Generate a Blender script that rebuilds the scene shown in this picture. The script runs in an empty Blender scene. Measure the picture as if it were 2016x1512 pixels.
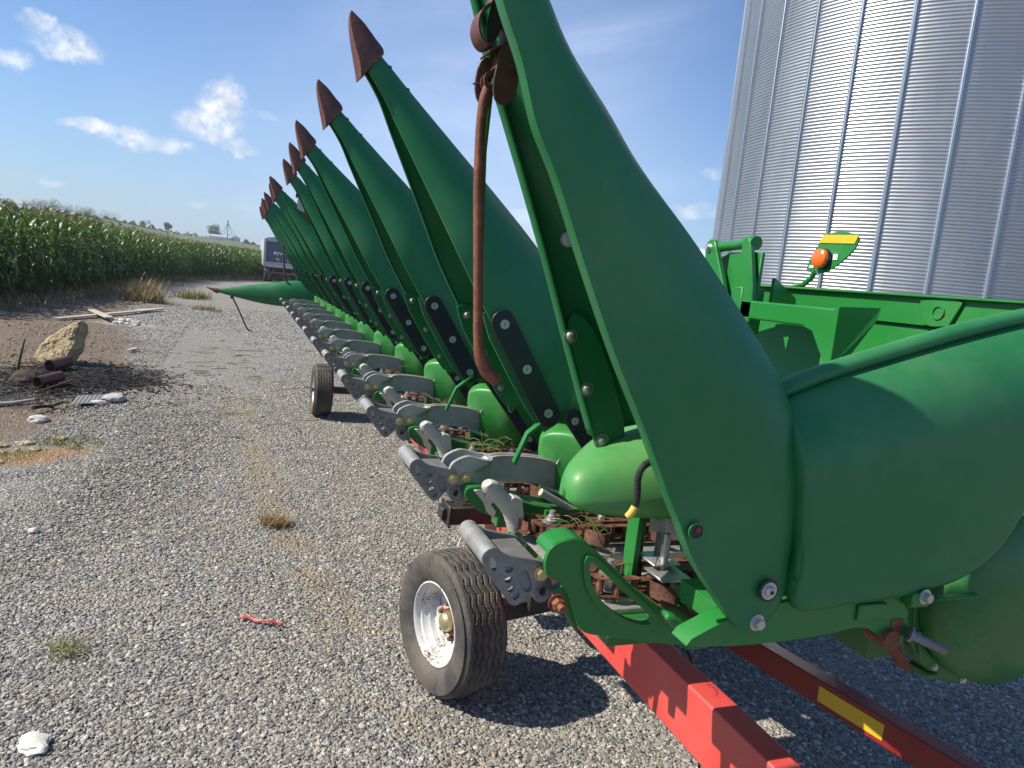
import bpy, bmesh, math, random
from mathutils import Vector, Matrix, geometry
import numpy as np
random.seed(7)
rng = np.random.default_rng(7)
sc = bpy.context.scene
COL = sc.collection
R = math.radians

# ------------------------------------------------------------ camera
cd = bpy.data.cameras.new("camera"); cam = bpy.data.objects.new("camera", cd); COL.objects.link(cam)
cd.sensor_width = 36.0; cd.lens = 25.893; cd.clip_start = 0.05; cd.clip_end = 4000
right = Vector((0.93561, -0.33804, 0.10177)); down = Vector((0.047593, -0.164867, -0.985167)); fwd = Vector((0.349806, 0.926578, -0.138163))
M = Matrix((right, -down, -fwd)).transposed().to_4x4(); M.translation = Vector((0, 0, 1.70))
cam.matrix_world = M
sc.camera = cam

# ------------------------------------------------------------ light
SUN_EL = R(44); SUN_AZ = R(-80)          # azimuth measured from +Y towards +X
sdir = Vector((math.sin(SUN_AZ)*math.cos(SUN_EL), math.cos(SUN_AZ)*math.cos(SUN_EL), math.sin(SUN_EL)))
ld = bpy.data.lights.new("sun", 'SUN'); ld.energy = 5.0; ld.angle = R(0.53); ld.color = (1.0, 0.92, 0.78)
sun = bpy.data.objects.new("sun", ld); COL.objects.link(sun)
sun.rotation_euler = (-sdir).to_track_quat('-Z', 'Y').to_euler()

sc.view_settings.view_transform = 'Standard'; sc.view_settings.look = 'None'
sc.view_settings.exposure = 0.55; sc.view_settings.gamma = 1.0

# node helper ---------------------------------------------------
class NT:
    def __init__(s, tree): s.t = tree; s.n = tree.nodes; s.l = tree.links
    def new(s, typ, **kw):
        n = s.n.new(typ)
        for k, v in kw.items():
            if k == 'ins':
                for a, b in v.items():
                    if hasattr(b, 'is_output') or isinstance(b, bpy.types.NodeSocket): s.l.new(b, n.inputs[a])
                    else: n.inputs[a].default_value = b
            else: setattr(n, k, v)
        return n
    def math(s, op, a, b=None, c=None, clamp=False):
        n = s.new('ShaderNodeMath', operation=op); n.use_clamp = clamp
        for i, v in enumerate((a, b, c)):
            if v is None: continue
            if isinstance(v, bpy.types.NodeSocket): s.l.new(v, n.inputs[i])
            else: n.inputs[i].default_value = v
        return n.outputs[0]
    def vmath(s, op, a, b=None, sc=None):
        n = s.new('ShaderNodeVectorMath', operation=op)
        for i, v in enumerate((a, b)):
            if v is None: continue
            if isinstance(v, bpy.types.NodeSocket): s.l.new(v, n.inputs[i])
            else: n.inputs[i].default_value = v
        if sc is not None:
            if isinstance(sc, bpy.types.NodeSocket): s.l.new(sc, n.inputs[3])
            else: n.inputs[3].default_value = sc
        return n
    def noise(s, vec=None, scale=5, detail=4, rough=.5, dist=0.0, out=0):
        n = s.new('ShaderNodeTexNoise'); n.inputs['Scale'].default_value = scale
        n.inputs['Detail'].default_value = detail; n.inputs['Roughness'].default_value = rough
        n.inputs['Distortion'].default_value = dist
        if vec is not None: s.l.new(vec, n.inputs['Vector'])
        return n.outputs[out]
    def ramp(s, fac, stops, interp='LINEAR'):
        n = s.new('ShaderNodeValToRGB'); cr = n.color_ramp; cr.interpolation = interp
        while len(cr.elements) > 1: cr.elements.remove(cr.elements[-1])
        for i, (p, c) in enumerate(stops):
            e = cr.elements[0] if i == 0 else cr.elements.new(p)
            e.position = p
            if not hasattr(c, '__len__'): c = (c, c, c)
            e.color = (*c[:3], 1)
        s.l.new(fac, n.inputs[0]); return n.outputs[0]
    def mix(s, fac, a, b, typ='MIX'):
        n = s.new('ShaderNodeMix', data_type='RGBA', blend_type=typ)
        for k, v in ((0, fac), (6, a), (7, b)):
            if isinstance(v, bpy.types.NodeSocket): s.l.new(v, n.inputs[k])
            elif k == 0: n.inputs[0].default_value = v
            else: n.inputs[k].default_value = (*v[:3], 1)
        return n.outputs[2]
    def step(s, x, a, b):            # smoothstep a..b
        n = s.new('ShaderNodeMapRange', interpolation_type='SMOOTHSTEP')
        s.l.new(x, n.inputs[0]); n.inputs[1].default_value = a; n.inputs[2].default_value = b
        return n.outputs[0]
    def bump(s, h, strength=.3, dist=.01, normal=None):
        n = s.new('ShaderNodeBump'); n.inputs['Strength'].default_value = strength; n.inputs['Distance'].default_value = dist
        s.l.new(h, n.inputs['Height'])
        if normal is not None: s.l.new(normal, n.inputs['Normal'])
        return n.outputs[0]

# ------------------------------------------------------------ world: nishita sky with summer clouds
w = bpy.data.worlds.new("World"); sc.world = w; w.use_nodes = True
N = NT(w.node_tree); N.n.clear()
sky = N.new('ShaderNodeTexSky', sky_type='NISHITA'); sky.sun_disc = False
sky.sun_elevation = SUN_EL; sky.sun_rotation = SUN_AZ
sky.altitude = 150; sky.air_density = 1.0; sky.dust_density = .9; sky.ozone_density = 3.2
tc = N.new('ShaderNodeTexCoord'); d = tc.outputs['Generated']
dn = N.vmath('NORMALIZE', d).outputs[0]
sep = N.new('ShaderNodeSeparateXYZ'); N.l.new(dn, sep.inputs[0])
# high thin cloud projected on a flat layer
hz = N.math('MAXIMUM', sep.outputs[2], 0.04)
px = N.math('DIVIDE', sep.outputs[0], hz); py = N.math('DIVIDE', sep.outputs[1], hz)
cmb = N.new('ShaderNodeCombineXYZ'); N.l.new(px, cmb.inputs[0]); N.l.new(py, cmb.inputs[1])
mp = N.new('ShaderNodeMapping'); N.l.new(cmb.outputs[0], mp.inputs[0]); mp.inputs['Scale'].default_value = (.5, .16, 1); mp.inputs['Rotation'].default_value = (0, 0, .5)
ci = N.noise(mp.outputs[0], 1.3, 7, .58, .6)
cim = N.step(ci, .42, .8)
side = N.step(sep.outputs[0], -.25, .35); side2 = N.step(sep.outputs[0], .62, .36)
cim = N.math('MULTIPLY', cim, N.math('MULTIPLY', side, side2)); 
veil = N.math('MULTIPLY', N.math('MULTIPLY', side, side2), N.step(sep.outputs[2], .55, .10))
cim = N.math('MULTIPLY_ADD', veil, .38, N.math('MULTIPLY', cim, .55))
# cumulus puffs: centre direction, half widths, strength
blobs = [((-.190, .960, .2037), .030, .016, 1.0), ((-.2164, .952, .2180), .015, .009, .8), ((-.2397, .955, .1755), .016, .010, .8),
         ((-.165, .978, .1225), .030, .008, 1.0), ((-.128, .985, .1185), .030, .011, 1.0), ((-.090, .989, .1167), .028, .008, .6),
         ((-.030, .983, .176), .026, .024, 1.15), ((-.045, .989, .147), .034, .018, 1.1), ((-.012, .991, .126), .020, .007, .9), ((.008, .985, .166), .022, .006, .4),
         ((-.2057, .977, .060), .012, .005, .4), ((.545, .83, .112), .03, .009, .45), ((.556, .816, .158), .02, .007, .55), ((-.05, .99, .056), .01, .004, .3)]
wn = N.noise(dn, 26, 6, .62, 0, out=1)
dw = N.vmath('ADD', dn, N.vmath('SCALE', N.vmath('SUBTRACT', wn, (.5, .5, .5)).outputs[0], sc=.035).outputs[0]).outputs[0]
tot = None
for c, sx, sz, st in blobs:
    c = Vector(c).normalized(); t = Vector((c.y, -c.x, 0)).normalized(); u = t.cross(c)
    df = N.vmath('SUBTRACT', dw, tuple(c)).outputs[0]
    a = N.math('DIVIDE', N.vmath('DOT_PRODUCT', df, tuple(t)).outputs[1], sx)
    b = N.math('DIVIDE', N.vmath('DOT_PRODUCT', df, tuple(u)).outputs[1], sz)
    r2 = N.math('ADD', N.math('MULTIPLY', a, a), N.math('MULTIPLY', b, b))
    m = N.math('MULTIPLY', N.step(r2, 1.9, .1), st)
    tot = m if tot is None else N.math('MAXIMUM', tot, m)
cn = N.noise(dn, 55, 7, .62)
cm = N.math('MULTIPLY', tot, N.math('MULTIPLY_ADD', N.step(cn, .28, .70), .78, .14), clamp=True)
shade = N.noise(dn, 38, 3, .5)
ccol = N.mix(N.step(shade, .35, .65), (6.0, 6.3, 7.0), (9.5, 9.4, 9.2))
haze_f = N.math('MULTIPLY', N.step(sep.outputs[2], .30, .0), .38)
tint = N.mix(1.0, sky.outputs[0], (.80, .99, 1.20), 'MULTIPLY')
base = N.mix(haze_f, tint, (3.6, 5.0, 7.0))
c1 = N.mix(cim, base, (6.3, 7.2, 9.6))
c2 = N.mix(cm, c1, ccol)
bg = N.new('ShaderNodeBackground'); N.l.new(c2, bg.inputs[0]); bg.inputs[1].default_value = 0.088
wo = N.new('ShaderNodeOutputWorld'); N.l.new(bg.outputs[0], wo.inputs[0])

# ------------------------------------------------------------ materials
def mat(name):
    m = bpy.data.materials.new(name); m.use_nodes = True; n = NT(m.node_tree); n.n.clear()
    p = n.new('ShaderNodeBsdfPrincipled'); o = n.new('ShaderNodeOutputMaterial'); n.l.new(p.outputs[0], o.inputs[0])
    oc = n.new('ShaderNodeTexCoord').outputs['Object']
    return m, n, p, oc
def setp(n, p, **kw):
    names = dict(col='Base Color', rough='Roughness', metal='Metallic', nor='Normal', spec='Specular IOR Level', coat='Coat Weight', coatr='Coat Roughness', sub='Subsurface Weight', trans='Transmission Weight', emis='Emission Color', emist='Emission Strength', tint='Specular Tint')
    for k, v in kw.items():
        s = p.inputs[names[k]]
        if isinstance(v, bpy.types.NodeSocket): n.l.new(v, s)
        else: s.default_value = (*v, 1) if hasattr(v, '__len__') and len(v) == 3 else v
def paint(name, col, faded, rough=.42, dust=.25, chips=0.0, rust=(.09, .03, .015), coat=.15, scale=1.0):
    m, n, p, oc = mat(name)
    a = n.noise(oc, 3.1*scale, 5, .6); b = n.noise(oc, 40*scale, 3, .6); g = n.noise(oc, 160*scale, 2, .5)
    c = n.mix(n.step(a, .35, .75), col, faded)
    du = n.math('MULTIPLY', n.step(n.math('MULTIPLY_ADD', b, .35, n.math('MULTIPLY', a, .65)), .42, .72), dust)
    c = n.mix(du, c, (.17, .15, .10))
    if chips:
        ch = n.step(n.math('MULTIPLY_ADD', b, .5, n.math('MULTIPLY', a, .5)), .68-chips*.12, .70-chips*.12)
        c = n.mix(ch, c, rust)
    # thin random scratches
    mp = n.new('ShaderNodeMapping'); n.l.new(oc, mp.inputs[0]); mp.inputs['Scale'].default_value = (9, 9, 1.2); mp.inputs['Rotation'].default_value = (.3, .5, .2)
    sn = n.noise(mp.outputs[0], 14*scale, 2, .4); sk = n.step(sn, .76, .79)
    c = n.mix(n.math('MULTIPLY', sk, .14), c, (.25, .33, .22))
    rr = n.math('MULTIPLY_ADD', du, .6, n.math('MULTIPLY_ADD', a, .18, rough-.09))
    setp(n, p, col=c, rough=rr, spec=.42, coat=coat, coatr=.25, nor=n.bump(n.math('MULTIPLY_ADD', g, .15, n.noise(oc, 7*scale, 3, .5)), .12, .004))
    return m
GREEN = paint('green_poly', (.008, .138, .038), (.020, .180, .058), .46, .17, 0, coat=.05)
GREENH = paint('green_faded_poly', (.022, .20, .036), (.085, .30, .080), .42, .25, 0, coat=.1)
GREENM = paint('green_painted_steel', (.012, .165, .026), (.016, .19, .035), .40, .10, .25, coat=.25)
GREENF = paint('green_frame_steel', (.012, .13, .024), (.02, .15, .035), .42, .45, .15, coat=.2, scale=2)
RED = paint('red_painted_steel', (.55, .055, .048), (.60, .085, .072), .40, .14, .3, rust=(.06, .035, .03), coat=.25)
DRED = paint('dark_red_steel', (.20, .008, .010), (.25, .015, .018), .40, .12, .3, rust=(.06, .035, .03), coat=.25)
WHITE = paint('white_rim_paint', (.60, .60, .59), (.46, .45, .43), .42, .30, .85, rust=(.10, .035, .015), coat=.3, scale=3)
def rustm(name, c1, c2, c3, sc_=14, rough=.75, grey=.0):
    m, n, p, oc = mat(name)
    a = n.noise(oc, sc_, 6, .65); b = n.noise(oc, sc_*6, 4, .6)
    c = n.ramp(n.math('MULTIPLY_ADD', b, .4, n.math('MULTIPLY', a, .6)), [(.3, c1), (.5, c2), (.68, c3)])
    setp(n, p, col=c, rough=n.math('MULTIPLY_ADD', b, .3, rough-.2), metal=grey, nor=n.bump(b, .5, .003))
    return m
RUST = rustm('rusty_steel', (.05, .018, .012), (.16, .050, .025), (.26, .095, .045))
DRUST = rustm('dark_rust_steel', (.03, .013, .012), (.085, .034, .026), (.15, .065, .045), 9, .55)
TIP = rustm('worn_rusty_casting', (.045, .018, .016), (.105, .038, .026), (.17, .065, .04), 7, .6)
CHAIN = rustm('rusty_chain_steel', (.022, .010, .008), (.10, .038, .022), (.25, .115, .062), 26, .7)
def cast(name, c1, c2, rough=.5, metal=.35, sc_=30, dirt=.3, dirtc=(.20, .15, .09)):
    m, n, p, oc = mat(name)
    a = n.noise(oc, sc_, 5, .65); b = n.noise(oc, 6, 3, .6); g = n.noise(oc, 260, 2, .5)
    c = n.mix(a, c1, c2); c = n.mix(n.math('MULTIPLY', n.step(b, .45, .75), dirt), c, dirtc)
    g = n.math('ADD', g, n.noise(oc, 70, 3, .6)); setp(n, p, col=c, rough=n.math('MULTIPLY_ADD', a, .3, rough-.15), metal=metal, nor=n.bump(g, .55, .0016))
    return m
CAST = cast('dull_cast_aluminium', (.10, .108, .115), (.34, .34, .34), .50, .4, 38, .6, (.15, .12, .09))
ALU = cast('grey_aluminium_arm', (.26, .27, .28), (.50, .50, .48), .48, .45, 30, .85, (.24, .19, .12))
PALE = cast('pale_cast_metal', (.33, .32, .29), (.52, .51, .46), .6, .1, 14, .55, (.36, .28, .14))
ZINC = cast('zinc_plated_steel', (.45, .45, .43), (.62, .62, .60), .35, .7, 40, .2)
BRASSY = cast('yellow_zinc_bolt', (.42, .36, .18), (.58, .50, .28), .35, .7, 60, .3)
def plain(name, c, rough=.5, metal=0.0, var=.25, sc_=12, bs=.15, coat=0.0):
    m, n, p, oc = mat(name)
    a = n.noise(oc, sc_, 5, .6)
    k = n.mix(a, tuple(x*(1-var) for x in c), tuple(x*(1+var) for x in c))
    setp(n, p, col=k, rough=rough, metal=metal, coat=coat, nor=n.bump(n.noise(oc, sc_*8, 3, .5), bs, .002))
    return m
BLACKP = plain('black_poly_strip', (.012, .014, .020), .38, 0, .3, 10, .1)
BLACK = plain('black_rubber_hose', (.02, .02, .022), .5)
DARKST = plain('dark_weathered_steel', (.05, .042, .040), .5, .3, .5)
YTAG = plain('yellow_plastic', (.60, .42, .08), .5)
YREF = plain('yellow_reflective_tape', (.62, .42, .02), .35, 0, .08, 60, .1)
WREF = plain('white_sticker', (.75, .75, .72), .4, 0, .08)
AMBER = plain('amber_lens', (.75, .14, .015), .18, 0, .15, 30, .3, .5)
DKGRN = plain('dark_green_shadow_steel', (.008, .05, .018), .5, 0, .3)
# tyre
m, n, p, oc = mat('weathered_tyre_rubber'); TYRE = m
a = n.noise(oc, 9, 5, .65); b = n.noise(oc, 60, 3, .6)
c = n.mix(n.step(a, .35, .7), (.036, .036, .038), (.085, .078, .068))
c = n.mix(n.math('MULTIPLY', n.step(n.math('MULTIPLY_ADD', b, .4, n.math('MULTIPLY', n.noise(oc, 4, 3, .6), .6)), .42, .62), .55), c, (.145, .115, .085))
setp(n, p, col=c, rough=.72, nor=n.bump(n.math('MULTIPLY_ADD', a, .5, b), .4, .003))
# corrugated galvanised sheet
m, n, p, oc = mat('galvanised_bin_sheet'); GALV = m
mp = n.new('ShaderNodeMapping'); n.l.new(oc, mp.inputs[0]); mp.inputs['Scale'].default_value = (1, 1, .35)
a = n.noise(mp.outputs[0], 1.2, 4, .55); v = n.new('ShaderNodeTexVoronoi'); n.l.new(oc, v.inputs['Vector']); v.inputs['Scale'].default_value = 26
c = n.mix(a, (.29, .315, .34), (.42, .44, .46)); c = n.mix(n.math('MULTIPLY', v.outputs['Distance'], .25), c, (.36, .38, .42))
setp(n, p, col=c, metal=.80, rough=n.math('MULTIPLY_ADD', a, .16, .27), nor=n.bump(n.noise(mp.outputs[0], 2.0, 2, .5), .15, .03))
GALVR = plain('galvanised_stiffener', (.33, .37, .42), .42, .75, .1, 3, .1)
# leaves
def leafm(name, c1, c2, sc_=2.0, tc_=(.16, .26, .03)):
    m, n, p, oc = mat(name)
    oi = n.new('ShaderNodeObjectInfo').outputs['Random']
    a = n.noise(oc, sc_, 3, .6)
    c = n.mix(n.math('ADD', n.math('MULTIPLY', a, .7), n.math('MULTIPLY', oi, .3)), c1, c2)
    tr = n.new('ShaderNodeBsdfTranslucent'); n.l.new(n.mix(.5, c, tc_), tr.inputs[0])
    ms = n.new('ShaderNodeMixShader'); ms.inputs[0].default_value = .28
    n.l.new(p.outputs[0], ms.inputs[1]); n.l.new(tr.outputs[0], ms.inputs[2])
    for l in list(n.l):
        if l.to_node.type == 'OUTPUT_MATERIAL': n.l.remove(l)
    out = [x for x in n.n if x.type == 'OUTPUT_MATERIAL'][0]; n.l.new(ms.outputs[0], out.inputs[0])
    setp(n, p, col=c, rough=.42, spec=.55)
    return m
CORN = leafm('corn_leaf', (.036, .095, .024), (.095, .18, .036))
CORNS = leafm('corn_stalk', (.06, .11, .03), (.10, .14, .05))
TASSEL = leafm('corn_tassel', (.30, .27, .10), (.42, .35, .15), 2, (.36, .30, .12))
STRAW = leafm('dry_straw', (.24, .155, .07), (.44, .33, .17), 9, (.34, .24, .12))
GRASS = leafm('weed_green', (.08, .12, .02), (.16, .20, .05), 6)
TREEL = leafm('tree_leaf', (.035, .070, .025), (.055, .095, .035), .5)
BARK = plain('bark', (.09, .07, .05), .85)
WOOD = plain('weathered_board', (.42, .38, .32), .8, 0, .3, 6)
CHAR = plain('charred_wood', (.012, .011, .010), .8, 0, .5, 20, .6)
# ------------------------------------------------------------ geometry helpers
class B:
    """collects faces for ONE mesh object"""
    def __init__(s): s.v = []; s.f = []; s.m = []; s.mi = 0
    def add(s, vs, fs):
        o = len(s.v); s.v += [tuple(x) for x in vs]; s.f += [tuple(i+o for i in f) for f in fs]; s.m += [s.mi]*len(fs); return s
    def box(s, x0, x1, y0, y1, z0, z1):
        vs = [(x, y, z) for x in (x0, x1) for y in (y0, y1) for z in (z0, z1)]
        return s.add(vs, [(0, 1, 3, 2), (4, 6, 7, 5), (0, 4, 5, 1), (2, 3, 7, 6), (0, 2, 6, 4), (1, 5, 7, 3)])
    def obox(s, c, ax, ay, az):      # oriented box: centre + half-axis vectors
        c = Vector(c); ax = Vector(ax); ay = Vector(ay); az = Vector(az)
        vs = [c+ax*i+ay*j+az*k for i in (-1, 1) for j in (-1, 1) for k in (-1, 1)]
        return s.add(vs, [(0, 1, 3, 2), (4, 6, 7, 5), (0, 4, 5, 1), (2, 3, 7, 6), (0, 2, 6, 4), (1, 5, 7, 3)])
    def beam(s, p0, p1, w, h, up=(0, 0, 1)):
        p0 = Vector(p0); p1 = Vector(p1); d = (p1-p0); L = d.length/2; d.normalize()
        sd = d.cross(Vector(up)).normalized(); u = sd.cross(d)
        return s.obox((p0+p1)/2, d*L, sd*w/2, u*h/2)
    def tube(s, path, r, n=10, caps=True):
        P = [Vector(p) for p in path]; rs = r if hasattr(r, '__len__') else [r]*len(P)
        vs = []; ref = None
        for i, p in enumerate(P):
            t = (P[min(i+1, len(P)-1)]-P[max(i-1, 0)]).normalized()
            if ref is None: ref = t.orthogonal().normalized()
            ref = (ref-t*ref.dot(t)).normalized(); b = t.cross(ref)
            for k in range(n):
                a = 2*math.pi*k/n; vs.append(p+(ref*math.cos(a)+b*math.sin(a))*rs[i])
        fs = [(i*n+k, i*n+(k+1) % n, (i+1)*n+(k+1) % n, (i+1)*n+k) for i in range(len(P)-1) for k in range(n)]
        if caps: fs += [tuple(range(n))[::-1], tuple((len(P)-1)*n+k for k in range(n))]
        return s.add(vs, fs)
    def cyl(s, p0, p1, r, n=16, r2=None): return s.tube([p0, p1], [r, r if r2 is None else r2], n)
    def ring(s, c, axis, r0, r1, h, n=24):   # annulus extruded
        c = Vector(c); a = Vector(axis).normalized(); u = a.orthogonal().normalized(); v = a.cross(u)
        vs = []
        for k in range(n):
            t = 2*math.pi*k/n; dd = u*math.cos(t)+v*math.sin(t)
            vs += [c+dd*r0, c+dd*r1, c+dd*r1+a*h, c+dd*r0+a*h]
        fs = []
        for k in range(n):
            i = 4*k; j = 4*((k+1) % n)
            for q in range(4): fs.append((i+q, i+(q+1) % 4, j+(q+1) % 4, j+q))
        return s.add(vs, fs)
    def loft(s, rings, closed=True, cap0=False, cap1=False):
        n = len(rings[0]); vs = [p for r in rings for p in r]; fs = []
        for i in range(len(rings)-1):
            for k in range(n if closed else n-1):
                fs.append((i*n+k, i*n+(k+1) % n, (i+1)*n+(k+1) % n, (i+1)*n+k))
        if cap0: fs.append(tuple(range(n))[::-1])
        if cap1: fs.append(tuple((len(rings)-1)*n+k for k in range(n)))
        return s.add(vs, fs)
    def plate(s, outline, y0, y1, holes=(), plane='xz'):
        """flat plate with holes; outline as (a,b) points; extruded along the third axis y0..y1"""
        loops = [list(outline)]+[list(h) for h in holes]
        tess = geometry.tessellate_polygon([[Vector((a, b, 0)) for a, b in L] for L in loops])
        flat = [p for L in loops for p in L]; n = len(flat)
        def pt(a, b, t): return (a, t, b) if plane == 'xz' else ((t, a, b) if plane == 'yz' else (a, b, t))
        vs = [pt(a, b, y0) for a, b in flat]+[pt(a, b, y1) for a, b in flat]
        fs = [tuple(t) for t in tess]+[tuple(i+n for i in t)[::-1] for t in tess]
        o = 0
        for L in loops:
            k = len(L)
            fs += [(o+i, o+(i+1) % k, o+(i+1) % k+n, o+i+n) for i in range(k)]; o += k
        return s.add(vs, fs)
    def bolt(s, c, axis=(0, -1, 0), r=.011, h=.008, washer=True):
        c = Vector(c); a = Vector(axis).normalized()
        if washer: s.cyl(c, c+a*.002, r*1.45, 18); c = c+a*.002
        s.cyl(c, c+a*h, r, 6); s.cyl(c+a*h, c+a*(h+.0015), r*.8, 12)
        return s
    def dome(s, c, axis=(0, -1, 0), r=.012):
        c = Vector(c); a = Vector(axis).normalized()
        s.cyl(c, c+a*.0025, r*1.35, 18)
        return s.tube([c+a*.002, c+a*.005, c+a*.008, c+a*.009], [r, r*.92, r*.6, r*.2], 14)
    def move(s, v):
        s.v = [(a[0]+v[0], a[1]+v[1], a[2]+v[2]) for a in s.v]; return s
    def build(s, name, mats, parent=None, smooth=35, bevel=0, seg=1, solid=0, loc=None, subsurf=0):
        me = bpy.data.meshes.new(name); me.from_pydata(s.v, [], s.f)
        mats = mats if isinstance(mats, (list, tuple)) else [mats]
        for m in mats: me.materials.append(m)
        bm = bmesh.new(); bm.from_mesh(me)
        for f, i in zip(bm.faces, s.m): f.material_index = i
        bmesh.ops.remove_doubles(bm, verts=bm.verts, dist=1e-5)
        bmesh.ops.recalc_face_normals(bm, faces=bm.faces); bm.to_mesh(me); bm.free()
        if smooth:
            me.polygons.foreach_set('use_smooth', [True]*len(me.polygons)); me.set_sharp_from_angle(angle=R(smooth))
        o = bpy.data.objects.new(name, me); COL.objects.link(o)
        if parent is not None: o.parent = parent
        if loc: o.location = loc
        if solid:
            md = o.modifiers.new('solid', 'SOLIDIFY'); md.thickness = solid; md.offset = -1; md.use_quality_normals = True
        if bevel:
            md = o.modifiers.new('bevel', 'BEVEL'); md.width = bevel; md.segments = seg; md.limit_method = 'ANGLE'; md.angle_limit = R(40); md.harden_normals = False
        return o
def tag(o, label=None, cat=None, group=None, kind=None):
    if label: o['label'] = label
    if cat: o['category'] = cat
    if group: o['group'] = group
    if kind: o['kind'] = kind
    return o
def empty(name, loc=(0, 0, 0)):
    o = bpy.data.objects.new(name, None); o.location = loc; o.empty_display_size = .2; COL.objects.link(o); return o
def copy_tree(o, parent=None, off=None):
    c = o.copy(); COL.objects.link(c); c.parent = parent
    if off is not None: c.location = Vector(o.location)+Vector(off)
    for ch in KIDS.get(o.name, []): copy_tree(ch, c)
    return c
KIDS = {}
def kid(p, c): KIDS.setdefault(p.name, []).append(c); return c
def circ(cx, cz, rx, rz=None, n=18, rot=0):
    rz = rx if rz is None else rz; o = []
    for k in range(n):
        a = 2*math.pi*k/n; x = rx*math.cos(a); z = rz*math.sin(a)
        o.append((cx+x*math.cos(rot)-z*math.sin(rot), cz+x*math.sin(rot)+z*math.cos(rot)))
    return o
def chaikin(pts, it=2, closed=True):
    for _ in range(it):
        q = []; n = len(pts)
        for i in range(n if closed else n-1):
            a = pts[i]; b = pts[(i+1) % n]
            q += [tuple(a[k]*.75+b[k]*.25 for k in range(len(a))), tuple(a[k]*.25+b[k]*.75 for k in range(len(a)))]
        pts = q if closed else [pts[0]]+q+[pts[-1]]
    return pts
def interp(tab, x):
    for (x0, *a), (x1, *b) in zip(tab, tab[1:]):
        if x <= x1: 
            t = max(0, (x-x0)/(x1-x0)); return [p+(q-p)*t for p, q in zip(a, b)]
    return list(tab[-1][1:])
def resample(secs, n):
    """smoothly resample a list of equal-length tuples (Catmull-Rom)"""
    m = len(secs)-1; out = []
    for i in range(n+1):
        t = i*m/n; k = min(int(t), m-1); u = t-k
        p0, p1, p2, p3 = secs[max(k-1, 0)], secs[k], secs[k+1], secs[min(k+2, m)]
        out.append(tuple(.5*((2*b)+(-a+c)*u+(2*a-5*b+4*c-d_)*u*u+(-a+3*b-3*c+d_)*u**3) for a, b, c, d_ in zip(p0, p1, p2, p3)))
    return out
# ------------------------------------------------------------ ground
def gz(x, y):     # gentle relief
    return 0.0
BORDER = [(-30, 6), (-12, 11), (-6.6, 15.0), (-5.4, 19.5), (-4.6, 25), (-4.2, 35), (-3.0, 44), (-.8, 50), (1.0, 56), (4, 64), (40, 130)]
g = B()
xs = sorted(set([-700, -300, -120, -60]+list(np.linspace(-30, 30, 61))+[60, 120, 300, 700])); ys = sorted(set([-40, -15]+list(np.linspace(-6, 60, 67))+[90, 150, 250, 400, 700, 1200]))
def gh(x, y):
    h = 0
    # shallow washed-out gully along the burn pile on the left
    d_ = math.hypot((x+2.2)/.9, (y-7.0)/1.6); h -= .10*math.exp(-d_*d_)
    d_ = math.hypot((x+3.2)/2.0, (y-13.5)/2.5); h += .12*math.exp(-d_*d_)
    return h
vs = [(x, y, gh(x, y)) for y in ys for x in xs]; nx = len(xs)
g.add(vs, [(j*nx+i, j*nx+i+1, (j+1)*nx+i+1, (j+1)*nx+i) for j in range(len(ys)-1) for i in range(nx-1)])
m, n, p, oc = mat('gravel_yard_ground'); GROUND = m
sp = n.new('ShaderNodeSeparateXYZ'); n.l.new(oc, sp.inputs[0]); X, Yc = sp.outputs[0], sp.outputs[1]
big = n.noise(oc, .55, 5, .6); med = n.noise(oc, 2.6, 5, .65)
v1 = n.new('ShaderNodeTexVoronoi'); n.l.new(oc, v1.inputs['Vector']); v1.inputs['Scale'].default_value = 62
v2 = n.new('ShaderNodeTexVoronoi'); n.l.new(oc, v2.inputs['Vector']); v2.inputs['Scale'].default_value = 120
rnd = n.new('ShaderNodeSeparateColor'); n.l.new(v1.outputs['Color'], rnd.inputs[0])
grav = n.ramp(rnd.outputs[0], [(0, (.11, .11, .112)), (.35, (.20, .196, .188)), (.7, (.31, .30, .28)), (.9, (.43, .41, .37)), (1, (.54, .51, .45))])
rnd2 = n.new('ShaderNodeSeparateColor'); n.l.new(v2.outputs['Color'], rnd2.inputs[0])
fine = n.ramp(rnd2.outputs[1], [(0, (.16, .146, .125)), (.5, (.29, .268, .23)), (1, (.44, .40, .34))])
cg = n.mix(n.step(med, .42, .6), grav, fine)
# sandy wheel track
def dist_line(pts, wob=.25):
    r = None
    wx = n.math('MULTIPLY_ADD', n.math('SUBTRACT', med, .5), wob, X)
    for (x0, y0), (x1, y1) in zip(pts, pts[1:]):
        L2 = (x1-x0)**2+(y1-y0)**2
        t = n.math('DIVIDE', n.math('ADD', n.math('MULTIPLY', n.math('SUBTRACT', wx, x0), x1-x0), n.math('MULTIPLY', n.math('SUBTRACT', Yc, y0), y1-y0)), L2, clamp=True)
        dx = n.math('SUBTRACT', n.math('SUBTRACT', wx, x0), n.math('MULTIPLY', t, x1-x0)); dy = n.math('SUBTRACT', n.math('SUBTRACT', Yc, y0), n.math('MULTIPLY', t, y1-y0))
        d_ = n.math('SQRT', n.math('ADD', n.math('MULTIPLY', dx, dx), n.math('MULTIPLY', dy, dy)))
        r = d_ if r is None else n.math('MINIMUM', r, d_)
    return r
def blob(cx_, cy_, rx, ry, wob=.8):
    a = n.math('DIVIDE', n.math('SUBTRACT', X, cx_), rx); b = n.math('DIVIDE', n.math('SUBTRACT', Yc, cy_), ry)
    r = n.math('SQRT', n.math('ADD', n.math('MULTIPLY', a, a), n.math('MULTIPLY', b, b)))
    return n.step(n.math('MULTIPLY_ADD', n.math('SUBTRACT', med, .5), wob*2, r), 1.15, .65)
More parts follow.
